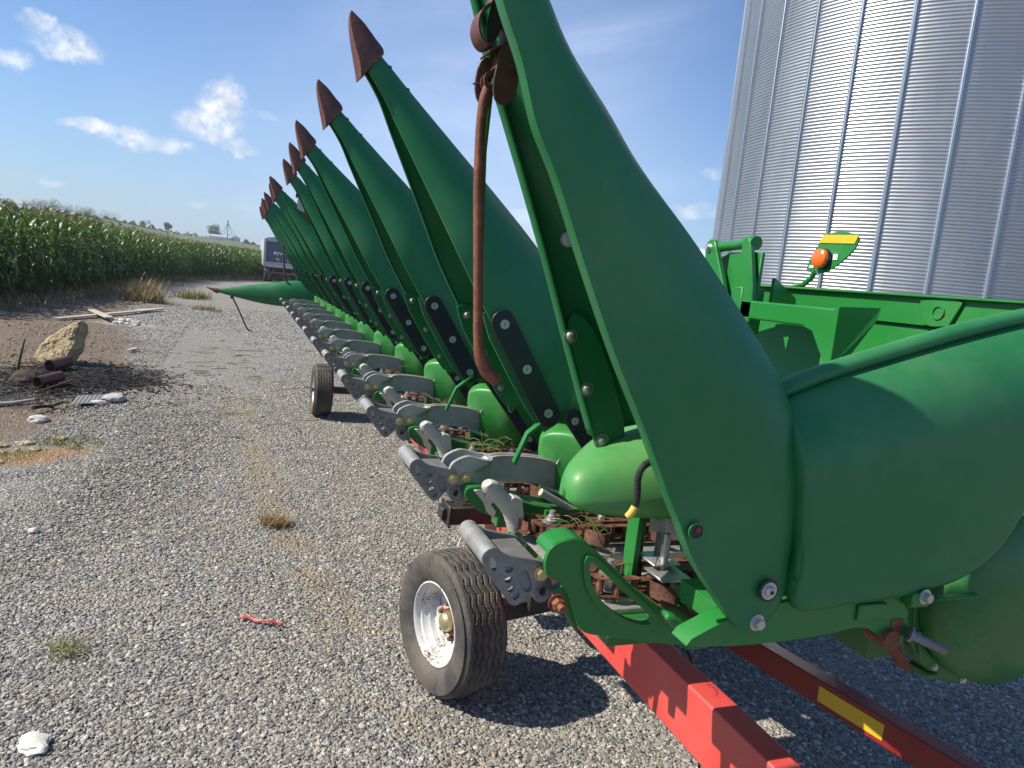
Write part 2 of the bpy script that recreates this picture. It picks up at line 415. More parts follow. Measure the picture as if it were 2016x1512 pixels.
tr = n.step(dist_line([(.05, 9), (.32, 4.6), (.54, 3.3), (.70, 2.1)]), .26, .05)
sand = n.ramp(fine, [(0, (.26, .215, .15)), (1, (.42, .35, .25))])
cg = n.mix(n.math('MULTIPLY', tr, n.step(med, .38, .62)), cg, sand)
# brown bare earth beside the field
dirtn = n.mix(med, (.115, .075, .050), (.25, .185, .13)); dirtn = n.mix(n.step(rnd.outputs[2], .8, .95), dirtn, (.34, .29, .22))
edge_ = None
def seg_side(pts):   # distance left of a boundary x=f(y), piecewise
    f = n.new('ShaderNodeFloatCurve'); return f
bx = None
pts = [(2, -3.2), (5.0, -2.0), (6.5, -1.75), (8.7, -1.5), (10.5, -1.35), (13, -1.5), (17, -2.3), (20, -2.6), (25, -3.0), (40, -3.4), (47, -2.5)]
acc = None
for (y0, x0), (y1, x1) in zip(pts, pts[1:]):
    t = n.math('MULTIPLY', n.math('DIVIDE', n.math('SUBTRACT', Yc, y0), y1-y0, clamp=True), x1-x0)
    acc = t if acc is None else n.math('ADD', acc, t)
bx = n.math('ADD', acc, pts[0][1])
lf = n.step(n.math('SUBTRACT', n.math('MULTIPLY_ADD', n.math('SUBTRACT', big, .5), 1.6, X), bx), .35, -.35)
cg = n.mix(lf, cg, dirtn)
cg = n.mix(n.math('MULTIPLY', n.math('MAXIMUM', blob(-1.7, 10.2, 1.1, .9), blob(-2.1, 9.2, .7, .8)), .93), cg, (.018, .017, .018))
cg = n.mix(n.math('MULTIPLY', blob(-1.45, 6.6, .45, .35), .8), cg, (.33, .19, .07))
cg = n.mix(n.math('MULTIPLY', blob(-2.2, 17.0, .6, .6), .6), cg, (.55, .55, .55))
cg = n.mix(n.math('MULTIPLY', blob(-2.7, 25, .8, 4), .5), cg, (.32, .25, .12))
# far land: pale fields
farc = n.ramp(n.noise(oc, .02, 4, .6), [(.35, (.10, .14, .045)), (.6, (.17, .19, .07))])
cg = n.mix(n.step(Yc, 60, 110), cg, farc)
hh = n.math('MULTIPLY_ADD', v1.outputs['Distance'], -1, n.math('MULTIPLY', v2.outputs['Distance'], -.4))
setp(n, p, col=cg, rough=.9, nor=n.bump(hh, 1.0, .022, n.bump(n.noise(oc, 5, 4, .6), .5, .05)))
o = g.build('ground', GROUND, smooth=60); tag(o, kind='structure')

# distant rise with its own fields, beyond the corn
hp = [(-40, .030), (-30, .030), (-20, .026), (-14.5, .0184), (-12.9, .0222), (-9.6, .0228), (-7.5, .0203), (-5, .0149), (-2.7, .0135), (-1, .0138), (1.2, .0100), (4.3, .0040), (9, .000), (16, -.002), (30, -.004)]
h = B(); rings = []
for D, k in ((90, -.6), (140, -.25), (200, .35), (260, .8), (310, 1.0), (330, .9), (420, -1.5)):
    ring = []
    for i in range(141):
        az = -40+i*.5; e = interp(hp, az)[0]+.0009*math.sin(az*3.1)*math.sin(az*.9)
        z = 1.7+e*D*1.0 if k > .95 else (1.7+e*310)*max(k, -1) if k > 0 else -1.2
        if D == 90: z = -1.5
        ring.append((D*math.sin(R(az)), D*math.cos(R(az)), z))
    rings.append(ring)
h.loft(rings, closed=False)
m, n, p, oc = mat('far_fields')
mp = n.new('ShaderNodeMapping'); n.l.new(oc, mp.inputs[0]); mp.inputs['Scale'].default_value = (.3, 1, 1); mp.inputs['Rotation'].default_value = (0, 0, .15)
a = n.noise(mp.outputs[0], .045, 3, .5); b = n.noise(oc, 1.2, 4, .7)
c = n.ramp(n.math('MULTIPLY_ADD', b, .25, n.math('MULTIPLY', a, .75)), [(.3, (.07, .095, .045)), (.5, (.11, .13, .06)), (.7, (.16, .155, .085))])
setp(n, p, col=c, rough=.95, nor=n.bump(b, .8, .5))
tag(h.build('hill', m, smooth=60), kind='structure')

# ------------------------------------------------------------ gravel: real stones, thinning with distance
def stone_points():
    P = []; S = []; T = []
    def zone(x0, x1, y0, y1, dens, smin, smax):
        k = int((x1-x0)*(y1-y0)*dens); x = rng.uniform(x0, x1, k); y = rng.uniform(y0, y1, k)
        s = smin+(smax-smin)*rng.random(k)**2.2
        ed = np.interp(y, [2, 5, 6.5, 8.7, 10.5, 13, 17, 20, 25], [-3.2, -2.0, -1.75, -1.5, -1.35, -1.5, -2.3, -2.6, -3.0])
        dirt = x < ed+rng.normal(0, .12, k)
        tx = np.interp(y, [2.1, 3.3, 4.6, 9], [.70, .54, .32, .05]); track = np.abs(x-tx+.06*np.sin(y*5)) < .16*(.6+.4*np.sin(y*3.1+1))
        ash = (((x+1.7)/1.0)**2+((y-10.1)/.8)**2 < 1)
        keep = np.ones(k, bool); r = rng.random(k)
        keep &= ~(dirt & (r < .80)); keep &= ~(track & (r < .72)); keep &= ~(ash & (r < .8))
        patch = np.sin(x*2.3+y*.7)*np.sin(y*1.9-x*1.1); keep &= ~((patch > .45) & (r < .55))
        tone = rng.random(k); tone = np.where(dirt, tone*.5+1.0, tone); tone = np.where(ash & (r > .3), 2.0+tone*.3, tone)
        P.append(np.stack([x, y, np.zeros(k)], 1)[keep]); S.append(s[keep]); T.append(tone[keep])
    zone(-2.4, 4.6, .9, 3.2, 6200, .0045, .0125)
    zone(-2.6, 3.6, 3.2, 5.5, 4200, .005, .013)
    zone(-2.9, 3.0, 5.5, 9, 2400, .006, .0145)
    zone(-3.2, 2.4, 9, 14, 900, .008, .019)
    zone(-4.0, 2.2, 14, 24, 200, .012, .030)
    return np.concatenate(P), np.concatenate(S), np.concatenate(T)
P_, S_, T_ = stone_points()
for i in range(len(P_)):
    if -4.2 < P_[i, 0] < -1 and 4.5 < P_[i, 1] < 20: P_[i, 2] = gh(P_[i, 0], P_[i, 1])
P_[:, 2] += S_*.15
me = bpy.data.meshes.new('gravel'); me.vertices.add(len(P_)); me.vertices.foreach_set('co', P_.astype('f').ravel())
at = me.attributes.new('size', 'FLOAT', 'POINT'); at.data.foreach_set('value', S_.astype('f'))
at = me.attributes.new('tone', 'FLOAT', 'POINT'); at.data.foreach_set('value', T_.astype('f'))
gravel = bpy.data.objects.new('gravel', me); COL.objects.link(gravel)
tag(gravel, 'loose grey crushed limestone gravel covering the yard', 'gravel', kind='stuff')
m, n, p, oc = mat('gravel_stone'); STONE = m
an = n.new('ShaderNodeAttribute', attribute_type='INSTANCER', attribute_name='tone'); t = an.outputs['Fac']
c0 = n.ramp(t, [(0, (.11, .11, .112)), (.3, (.205, .197, .182)), (.62, (.32, .303, .270)), (.88, (.46, .435, .38)), (.975, (.62, .585, .50)), (.99, (.38, .28, .18)), (1.0, (.32, .15, .09))])
c1_ = n.ramp(n.math('SUBTRACT', t, 1.0), [(0, (.12, .08, .055)), (.25, (.24, .18, .12)), (.5, (.42, .36, .27))])
cc = n.mix(n.math('GREATER_THAN', t, 1.0), c0, c1_); cc = n.mix(n.math('GREATER_THAN', t, 1.9), cc, (.02, .02, .022))
sn = n.noise(oc, 1.6, 3, .6); cc = n.mix(n.math('MULTIPLY', n.step(sn, .4, .7), .35), cc, (.42, .40, .36))
setp(n, p, col=cc, rough=.85, nor=n.bump(n.noise(oc, 5, 2, .5), .4, .05))
ng = bpy.data.node_groups.new('scatter_stones', 'GeometryNodeTree'); ng.is_modifier = True
ng.interface.new_socket('Geometry', in_out='INPUT', socket_type='NodeSocketGeometry'); ng.interface.new_socket('Geometry', in_out='OUTPUT', socket_type='NodeSocketGeometry')
G = NT(ng); gi = G.new('NodeGroupInput'); go = G.new('NodeGroupOutput')
m2p = G.new('GeometryNodeMeshToPoints'); G.l.new(gi.outputs[0], m2p.inputs[0])
join = G.new('GeometryNodeGeometryToInstance')
for i in range(7):
    ico = G.new('GeometryNodeMeshIcoSphere'); ico.inputs['Radius'].default_value = 1; ico.inputs['Subdivisions'].default_value = 1 if i < 6 else 2
    pos = G.new('GeometryNodeInputPosition'); ad = G.new('ShaderNodeVectorMath', operation='ADD'); G.l.new(pos.outputs[0], ad.inputs[0]); ad.inputs[1].default_value = (i*7.3, i*3.1, i*1.7)
    nz = G.new('ShaderNodeTexNoise'); nz.inputs['Scale'].default_value = .9; G.l.new(ad.outputs[0], nz.inputs['Vector'])
    sb = G.new('ShaderNodeVectorMath', operation='SUBTRACT'); G.l.new(nz.outputs['Color'], sb.inputs[0]); sb.inputs[1].default_value = (.5, .5, .5)
    s2 = G.new('ShaderNodeVectorMath', operation='SCALE'); G.l.new(sb.outputs[0], s2.inputs[0]); s2.inputs['Scale'].default_value = 2.1
    sp_ = G.new('GeometryNodeSetPosition'); G.l.new(ico.outputs['Mesh'], sp_.inputs[0]); G.l.new(s2.outputs[0], sp_.inputs['Offset'])
    tf = G.new('GeometryNodeTransform'); G.l.new(sp_.outputs[0], tf.inputs[0]); tf.inputs['Scale'].default_value = (1.0, .62+.06*i, .42+.05*(i % 4))
    sm = G.new('GeometryNodeSetMaterial'); sm.inputs['Material'].default_value = STONE; G.l.new(tf.outputs[0], sm.inputs[0])
    G.l.new(sm.outputs[0], join.inputs[0])
iop = G.new('GeometryNodeInstanceOnPoints'); iop.inputs['Pick Instance'].default_value = True
G.l.new(m2p.outputs[0], iop.inputs['Points']); G.l.new(join.outputs[0], iop.inputs['Instance'])
rv = G.new('FunctionNodeRandomValue', data_type='FLOAT_VECTOR'); rv.inputs[0].default_value = (-.5, -.5, 0); rv.inputs[1].default_value = (.5, .5, 6.28)
G.l.new(rv.outputs[0], iop.inputs['Rotation'])
na = G.new('GeometryNodeInputNamedAttribute', data_type='FLOAT'); na.inputs[0].default_value = 'size'
G.l.new(na.outputs[0], iop.inputs['Scale']); G.l.new(iop.outputs[0], go.inputs[0])
gravel.modifiers.new('scatter', 'NODES').node_group = ng
# ------------------------------------------------------------ grain bin
bin_ = empty('grain_bin', (23.124, 20.646, 0)); tag(bin_, 'tall round corrugated galvanised grain bin standing behind the green harvesting header', 'grain bin')
RB = 7.3; NR = 32; OFF = R(0.98)
b = B(); H = 14.6; pitch = .1016; ang = []
for k in range(NR):
    for q in range(5): ang.append(OFF+2*math.pi*(k+q/5)/NR)
rings = []; nz_ = int(H/pitch*4)
for j in range(nz_+1):
    z = .25+H*j/nz_; r = RB+.0145*math.cos(2*math.pi*z/pitch)
    ringn = (z-.25) % 1.1176
    if ringn < .05: r += .006
    rings.append([(r*math.sin(a), r*math.cos(a), z) for a in ang])
b.loft(rings); b.build('wall_sheet', GALV, bin_, smooth=80)
for k in range(NR):
    a = OFF+2*math.pi*k/NR; ax = Vector((math.sin(a), math.cos(a), 0)); t = Vector((math.cos(a), -math.sin(a), 0))
    if ax.dot(Vector((-.75, -.66, 0))) < -.15: continue
    bb = B()
    prof = [(-.075, .014), (-.055, .014), (-.04, .075), (-.018, .085), (-.012, .072), (.012, .072), (.018, .085), (.04, .075), (.055, .014), (.075, .014)]
    for z0 in np.arange(.25, 14.6, 2.235):
        z1 = min(z0+2.23, 14.85); e = .0 if int(z0/2.235) % 2 else .002
        r0 = [tuple(ax*(RB+d_+e)+t*x_+Vector((0, 0, z0))) for x_, d_ in prof]; r1 = [(x_, y_, z1) for x_, y_, _ in r0]
        r2 = [tuple(ax*(RB+d_+e-.012)+t*x_+Vector((0, 0, z1))) for x_, d_ in prof[::-1]]; r3 = [(x_, y_, z0) for x_, y_, _ in r2]
        bb.loft([r0+r3, r1+r2], cap0=True, cap1=True)
    bb.build('stiffener', GALVR, bin_, smooth=0)
# lap-joint bolts in vertical rows at the sheet ends and along ring laps
bb = B()
for k in range(0, NR, 2):
    for j in range(13):
        kk = k+(j % 2); a = OFF+2*math.pi*(kk+.78)/NR
        ax = Vector((math.sin(a), math.cos(a), 0))
        if ax.dot(Vector((-.75, -.66, 0))) < .1: continue
        t = Vector((math.cos(a), -math.sin(a), 0))
        for q in range(11):
            for dx in (-.02, .02):
                c = ax*(RB+.012)+t*dx+Vector((0, 0, .30+j*1.1176+q*.1016)); bb.cyl(c, c+ax*.012, .010, 5)
        for q in range(6):
            a2 = OFF+2*math.pi*(k+q/3)/NR+.02; ax2 = Vector((math.sin(a2), math.cos(a2), 0)); c = ax2*(RB+.014)+Vector((0, 0, .30+j*1.1176)); bb.cyl(c, c+ax2*.012, .010, 5)
tag(bb.build('sheet_bolts', ZINC, bin_, smooth=0))
bb = B(); bb.cyl((0, 0, 0), (0, 0, .26), RB+.25, 64); bb.build('foundation', plain('concrete', (.38, .36, .33), .9), bin_)
bb = B(); rr = []
for r, z in ((RB+.15, 14.80), (RB+.12, 14.95), (1.0, 18.2), (.9, 18.5)): rr.append([(r*math.sin(a), r*math.cos(a), z) for a in ang])
bb.loft(rr, cap1=True); bb.build('roof', GALV, bin_)

# ------------------------------------------------------------ maize plants
def corn_mesh(seed, h=2.35):
    rr = random.Random(seed); b = B(); b.mi = 1
    lean = (rr.uniform(-.05, .05), rr.uniform(-.05, .05))
    def st(t): return Vector((lean[0]*t*t, lean[1]*t*t, h*t))
    b.tube([st(t) for t in (0, .3, .6, .86, 1)], [.014, .013, .010, .006, .003], 5)
    nl = 13; a0 = rr.uniform(0, 6.28)
    b.mi = 0
    for i in range(nl):
        t = .10+.80*i/nl; z = t; a = a0+math.pi*i+rr.uniform(-.5, .5)
        L = (.55+.5*math.sin(math.pi*min(1, t*1.15)))*rr.uniform(.85, 1.15); wd = .042*rr.uniform(.8, 1.2)
        up = 1.25 if t > .7 else rr.uniform(.75, 1.1); droop = rr.uniform(1.2, 2.3) if t < .75 else rr.uniform(.5, 1.2)
        p = st(t); el = up; d2 = Vector((math.cos(a), math.sin(a), 0)); s = Vector((-math.sin(a), math.cos(a), 0)); vs = []; K = 8; tw = rr.uniform(-.5, .5)
        for k in range(K+1):
            u = k/K; wk = wd*(math.sin(math.pi*min(.98, (u*.8+.16)))**.7); 
            sd = s*math.cos(tw*u)+Vector((0, 0, 1))*math.sin(tw*u); rip = .012*math.sin(u*17+i)
            vs += [p-sd*wk+Vector((0, 0, .014+rip)), p, p+sd*wk+Vector((0, 0, .014-rip))]
            p = p+(d2*math.cos(el)+Vector((0, 0, math.sin(el))))*(L/K); el -= droop*2.0/K*(.45+u)
        b.add(vs, [(3*k+j, 3*k+j+1, 3*k+j+4, 3*k+j+3) for k in range(K) for j in (0, 1)])
    b.mi = 2
    for i in range(7):
        a = rr.uniform(0, 6.28); q = st(.97); L = rr.uniform(.14, .24); e = rr.uniform(.9, 1.4) if i else 1.55
        b.tube([q, q+Vector((math.cos(a)*math.cos(e), math.sin(a)*math.cos(e), math.sin(e)))*L*.6, q+Vector((math.cos(a)*math.cos(e-.3), math.sin(a)*math.cos(e-.3), math.sin(e-.3)))*L], [.006, .009, .003], 3)
    return b
cx_ = []
protos = []
def border_pt(s):   # arc length along the field edge
    acc = 0
    for (x0, y0), (x1, y1) in zip(BORDER, BORDER[1:]):
        L = math.hypot(x1-x0, y1-y0)
        if acc+L >= s: t = (s-acc)/L; return Vector((x0+(x1-x0)*t, y0+(y1-y0)*t, 0)), Vector((-(y1-y0)/L, (x1-x0)/L, 0))
        acc += L
    return None, None
s = 17.0; cnt = 0
CL = 'maize plant in the leafy front row of the field edge left of the gravel yard'
while True:
    p, nrm = border_pt(s)
    if p is None or p.y > 62 or cnt >= 280: break
    if len(protos) < 7:
        o = corn_mesh(100+len(protos)).build('corn_plant', [CORN, CORNS, TASSEL], smooth=60); protos.append(o)
    else:
        o = random.choice(protos).copy(); COL.objects.link(o)
    o.location = p+nrm*random.uniform(-.12, .12); o.rotation_euler = (random.uniform(-.05, .05), random.uniform(-.05, .05), random.uniform(0, 6.28))
    k = float(np.interp(p.y, [5, 18, 30, 45, 60], [.97, .95, .93, .84, .80]))*random.uniform(.9, 1.06); o.scale = (k, k, k)
    tag(o, CL, 'maize plant', 'maize plants in the front row of the field'); cnt += 1
    s += .17+.05*random.random()
pts = []; scl = []
for row in range(1, 26):
    s = 12.0
    while True:
        p, nrm = border_pt(s)
        if p is None or p.y > 75: break
        q = p+nrm*(row*.72+random.uniform(-.1, .1)); pts.append((q.x, q.y, 0))
        scl.append(float(np.interp(p.y, [5, 18, 30, 45, 60], [.97, .95, .93, .84, .80]))*random.uniform(.92, 1.08)); s += (.18+.05*random.random())*(1 if row < 7 else 1.7)
me = bpy.data.meshes.new('corn_field'); me.from_pydata(pts, [], [])
at = me.attributes.new('size', 'FLOAT', 'POINT'); at.data.foreach_set('value', scl)
cf = bpy.data.objects.new('corn_field', me); COL.objects.link(cf); tag(cf, 'dense mass of green maize behind the front row of the field', 'maize crop', kind='stuff')
ng = bpy.data.node_groups.new('scatter_maize', 'GeometryNodeTree'); ng.is_modifier = True
ng.interface.new_socket('Geometry', in_out='INPUT', socket_type='NodeSocketGeometry'); ng.interface.new_socket('Geometry', in_out='OUTPUT', socket_type='NodeSocketGeometry')
G = NT(ng); gi = G.new('NodeGroupInput'); go = G.new('NodeGroupOutput'); m2p = G.new('GeometryNodeMeshToPoints'); G.l.new(gi.outputs[0], m2p.inputs[0])
join = G.new('GeometryNodeGeometryToInstance')
for q in protos:
    oi = G.new('GeometryNodeObjectInfo', transform_space='ORIGINAL'); oi.inputs['Object'].default_value = q; G.l.new(oi.outputs['Geometry'], join.inputs[0])
iop = G.new('GeometryNodeInstanceOnPoints'); iop.inputs['Pick Instance'].default_value = True
G.l.new(m2p.outputs[0], iop.inputs['Points']); G.l.new(join.outputs[0], iop.inputs['Instance'])
rv = G.new('FunctionNodeRandomValue', data_type='FLOAT_VECTOR'); rv.inputs[0].default_value = (-.05, -.05, 0); rv.inputs[1].default_value = (.05, .05, 6.28); G.l.new(rv.outputs[0], iop.inputs['Rotation'])
na = G.new('GeometryNodeInputNamedAttribute', data_type='FLOAT'); na.inputs[0].default_value = 'size'; G.l.new(na.outputs[0], iop.inputs['Scale']); G.l.new(iop.outputs[0], go.inputs[0])
cf.modifiers.new('scatter', 'NODES').node_group = ng

# ------------------------------------------------------------ grasses and weeds
def blades(b, cx_, cy_, n_, rad, h, rr, wd=.006, droop=.6):
    for _ in range(n_):
        a = rr.uniform(0, 6.28); q = rad*math.sqrt(rr.random()); p = Vector((cx_+q*math.cos(a), cy_+q*math.sin(a), gh(cx_, cy_)))
        a2 = rr.uniform(0, 6.28); L = h*rr.uniform(.45, 1.1); d2 = Vector((math.cos(a2), math.sin(a2), 0)); s = Vector((-d2.y, d2.x, 0))*wd*rr.uniform(.6, 1.3); el = rr.uniform(.9, 1.5); vs = []
        for k in range(4):
            u = k/3; vs += [p-s*(1-u*.9), p+s*(1-u*.9)]; p = p+(d2*math.cos(el)+Vector((0, 0, math.sin(el))))*L/3; el -= droop*rr.uniform(.3, 1.2)
        b.mi = 0 if rr.random() < b.mix else 1
        b.add(vs, [(2*k, 2*k+1, 2*k+3, 2*k+2) for k in range(3)])
rr = random.Random(5)
b = B(); b.mix = .45
for _ in range(420):    # ragged strip along the crop
    s = rr.uniform(19, 84); p, nrm = border_pt(s)
    if p is None or p.y > 60: continue
    q = p-nrm*abs(rr.gauss(.1, .55)); b.mix = .88 if p.y < 36 else .5
    blades(b, q.x, q.y, 26, .35, rr.uniform(.18, .5), rr, .010)
tag(b.build('roadside_grass', [STRAW, GRASS], smooth=0), 'ragged dry grass and weeds growing along the foot of the maize', 'grass', kind='stuff')
def tuft(name, x, y, n_, rad, h, mx, label, cat, seed, wd=.006, droop=.6, cl=1):
    r_ = random.Random(seed); b = B(); b.mix = mx
    for i in range(cl): blades(b, x+(r_.uniform(-1, 1)*rad*1.6 if cl > 1 else 0), y+(r_.uniform(-1, 1)*rad*2.2 if cl > 1 else 0), n_, rad, h*r_.uniform(.6, 1), r_, wd, droop)
    return tag(b.build(name, [STRAW, GRASS], smooth=0), label, cat)
tuft('weed_clump', -2.6, 24.2, 90, .3, .95, .8, 'tall tan clump of dried weeds at the gravel edge before the maize', 'weed clump', 1, .012, .5, 9)
tuft('weed_clump', -1.7, 27.5, 60, .3, .6, .35, 'yellow green weed patch right of the tall dried clump', 'weed clump', 2, .012, .6, 6)
tuft('weed_clump', -.95, 22.5, 40, .2, .3, .6, 'low sparse weeds in gravel beside the tip of the lowered green point', 'weed clump', 3, .012, .6, 4)
tuft('weed_tuft', .275, 4.75, 260, .09, .20, .97, 'small dried brown grass clump lying on the gravel wheel track', 'weed tuft', 4, .003, .9)
tuft('weed_tuft', -.60, 3.25, 70, .07, .13, .30, 'small yellow green tuft growing in gravel at lower left', 'weed tuft', 6, .0028, 1.0)
tuft('weed_tuft', -1.45, 6.9, 160, .2, .10, .3, 'low green weeds on the orange earth at the washed-out gravel edge', 'weed tuft', 7, .004, .9, 3)

# ------------------------------------------------------------ distant trees
def tree(x, y, z, h, wdt, label, seed, group=None):
    r_ = random.Random(seed); root = empty('tree', (x, y, z)); tag(root, label, 'tree', group)
    b = B(); b.tube([(0, 0, -.5), (.05*h*.2, 0, h*.25), (0, .1, h*.6)], [h*.035, h*.025, h*.01], 7)
    for i in range(6):
        a = r_.uniform(0, 6.28); z0 = h*r_.uniform(.2, .5); b.tube([(0, 0, z0), (math.cos(a)*wdt*.25, math.sin(a)*wdt*.25, z0+h*.12), (math.cos(a)*wdt*.38, math.sin(a)*wdt*.38, z0+h*.28)], [h*.012, h*.008, h*.003], 5)
    b.build('trunk', BARK, root)
    b = B(); cl = [(r_.uniform(-.36, .36)*wdt, r_.uniform(-.36, .36)*wdt, h*r_.uniform(.34, .86), r_.uniform(.12, .24)*wdt) for _ in range(20)]
    for cx0, cy0, cz0, cr in cl:
        for _ in range(110):
            v = Vector((r_.gauss(0, 1), r_.gauss(0, 1), r_.gauss(0, 1))).normalized()*cr*r_.uniform(.6, 1.1); c = Vector((cx0, cy0, cz0))+v*1.0
            u = Vector((r_.gauss(0, 1), r_.gauss(0, 1), r_.gauss(0, 1))).normalized(); w_ = u.orthogonal().normalized(); s = h*.028*r_.uniform(.6, 1.4)
            b.add([c-u*s, c+w_*s*.6, c+u*s, c-w_*s*.6], [(0, 1, 2, 3)])
    b.build('crown', TREEL, root, smooth=0)
def onridge(az, D=312): return D*math.sin(R(az)), D*math.cos(R(az)), 1.7+interp(hp, az)[0]*308
for az, h_, w_, lb in ((-14.3, 4.5, 5, 'dark far tree on the ridge at the left edge behind the maize'), (-12.6, 4.2, 9, 'broad low tree on the ridge above the tallest maize'), (-11.4, 4.5, 8, 'rounded tree second from left on the far ridge'),
                       (-10.0, 3.6, 8, 'wide tree crown fading into the ridge right of the broad ones'), (-8.6, 2.6, 9, 'lowest spreading tree of the left ridge group'), (-4.98, 4.4, 3.2, 'lone small tree on the skyline mid way along the ridge'), (-6.4, 3.0, 4, 'small bush-like tree left of the lone skyline tree'), (-1.95, 6.0, 5.5, 'tree beside the white farm bins on the hill')):
    x, y, z = onridge(az); tree(x, y, z-.3, h_, w_, lb, int(az*-10))
b = B(); r_ = random.Random(77)
for i in range(9000):
    az = r_.choice([r_.uniform(-15, 8), r_.uniform(-15, -5), r_.uniform(0, 8)]); x, y, z = onridge(az, 308+r_.uniform(0, 8)); k = .6+.4*math.sin(az*5)+.5*math.sin(az*11.3)
    c = Vector((x, y, z+r_.uniform(-.5, max(.35, k*1.25)))); u = Vector((r_.gauss(0, 1), r_.gauss(0, 1), r_.gauss(0, 1))).normalized(); w_ = u.orthogonal().normalized(); s = .3
    b.add([c-u*s, c+w_*s, c+u*s, c-w_*s], [(0, 1, 2, 3)])
tag(b.build('ridge_brush', TREEL, smooth=0), 'thin far-off line of brush along the skyline ridge', 'brush', kind='stuff')
# ------------------------------------------------------------ far farm: bins and elevator leg
PALEB = plain('pale_far_metal', (.62, .64, .66), .5, .2, .08, .4)
def fbin(az, rad, h, label):
    x, y, z = onridge(az, 309); o = empty('grain_bin', (x, y, z-.6)); tag(o, label, 'grain bin', 'pale bins on the far hill')
    b = B(); b.cyl((0, 0, 0), (0, 0, h), rad, 28); b.build('wall', PALEB, o)
    b = B(); b.tube([(0, 0, h), (0, 0, h+rad*.5)], [rad*1.04, .25], 28); b.build('roof', GALVR, o)
fbin(-1.45, 1.9, 1.7, 'left squat pale bin next to the tree on the far hill'); fbin(-1.02, 1.6, 1.9, 'middle pale bin below the elevator leg on the far hill'); fbin(-.60, 1.9, 1.9, 'right pale bin with pointed roof on the far hill')
x, y, z = onridge(-1.12, 305); leg = empty('elevator_leg', (x, y, z-.3)); tag(leg, 'tall thin grain elevator leg with spouts down to the far bins', 'grain elevator')
b = B(); b.box(-.16, .16, -.16, .16, 0, 7.6); b.box(-.3, .3, -.3, .3, 6.9, 7.5); b.build('tower', GALVR, leg)
for dx, dz in ((-2.6, 1.6), (-1.2, 2.4), (2.9, 1.9), (1.6, 2.4)):
    b = B(); b.cyl((0, 0, 6.7), (dx, 0, dz), .07, 6); b.build('spout', GALVR, leg)
b = B(); b.box(-6, 1.5, -1, 2.5, 0, .9); b.tube([(-6, .75, .9), (1.5, .75, .9)], 1.0, 12)
o = b.build('farm_shed', PALEB, smooth=30, loc=(x, y+1, z-.2)); tag(o, 'long low white shed in front of the far bins', 'shed')

# ------------------------------------------------------------ grain trailer parked at the end of the yard
tr_ = empty('grain_trailer', (1.24, 51.3, 0)); tag(tr_, 'parked hopper grain trailer seen from behind with dark panel and white frame', 'grain trailer')
TW = 2.55; WHT = plain('trailer_white_paint', (.46, .48, .50), .4, .1, .08, 2); SLATE = plain('slate_blue_panel', (.075, .095, .15), .45, .1, .15, 1.5); SHAD = plain('trailer_underframe', (.16, .14, .12), .7, 0, .3, 3)
b = B(); b.box(0, TW, .05, 11.5, 1.05, 2.74); b.build('box', WHT, tr_)
b = B(); r0 = [(TW/2+TW/2*math.cos(t), 2.72+.24*math.sin(t)) for t in np.linspace(math.pi, 0, 15)]
b.plate([(0, 2.72)]+r0[1:-1]+[(TW, 2.72)], 0.02, 11.5); b.build('tarp', plain('grey_tarp', (.34, .36, .40), .6, 0, .1, 2), tr_)
b = B(); b.box(0, .13, -.05, .04, 1.0, 2.74); b.box(TW-.13, TW, -.05, .04, 1.0, 2.74); b.box(.16, TW-.16, -.05, .04, 2.64, 2.74); b.box(.16, TW-.16, -.05, .04, .98, 1.30); b.build('rear_frame', WHT, tr_)
b = B(); b.box(.135, TW-.135, -.01, .03, 1.31, 2.635)
for i in range(9): b.box(.3+i*.24, .315+i*.24, -.018, -.011, 1.32, 2.62)
b.build('rear_panel', SLATE, tr_)
b = B(); y0 = -.035
for gx, gz_, ww, hh in ((.62, 1.82, .15, .18), (.83, 1.76, .045, .25), (.875, 1.93, .10, .05), (.94, 1.86, .04, .10), (.875, 1.84, .08, .035), (1.02, 1.82, .06, .13), (1.11, 1.82, .06, .13), (1.20, 1.82, .04, .18), (1.27, 1.82, .07, .13), (1.37, 1.82, .05, .13)): b.box(gx, gx+ww, y0, y0+.01, gz_, gz_+hh)
b.box(.80, .84, y0, y0+.01, 1.50, 1.62); b.box(.80, 1.0, y0, y0+.01, 1.47, 1.505); b.box(.93, .965, y0, y0+.01, 1.38, 1.62)
b.build('lettering', WREF, tr_)
for lx in (.3, .5, .68, .95, 1.10, 1.9, 2.1):
    b = B(); b.box(lx, lx+.09, -.075, -.052, 1.18, 1.22); b.build('tail_light', plain('dark_red_lamp', (.10, .02, .02), .3) if lx == .3 else bpy.data.materials['dark_red_lamp'], tr_)
b = B()
for x0 in (1.50, 2.0): b.box(x0, x0+.04, -.22, -.18, .95, 2.5)
for k in range(5): b.box(1.54, 2.0, -.215, -.185, 1.1+k*.3, 1.14+k*.3)
b.build('ladder', WHT, tr_)
b = B(); b.loft([[(0.1, .3, 1.0), (TW-.1, .3, 1.0), (TW-.1, 4.5, 1.0), (.1, 4.5, 1.0)], [(.9, 1.8, .5), (TW-.9, 1.8, .5), (TW-.9, 3, .5), (.9, 3, .5)]], cap1=True); b.build('hopper', SHAD, tr_)
b = B(); b.box(.05, .12, .0, .08, .05, 1.0); b.box(.35, .42, .0, .08, .1, 1.0); b.box(TW-.12, TW-.05, 0, .08, .05, 1.0); b.box(TW-.42, TW-.35, 0, .08, .1, 1.0); b.beam((.38, .04, .35), (.75, .04, .85), .06, .06); b.beam((TW-.38, .04, .35), (TW-.75, .04, .85), .06, .06); b.box(.1, TW-.1, 0, .06, .58, .68); b.build('underframe', SHAD, tr_)
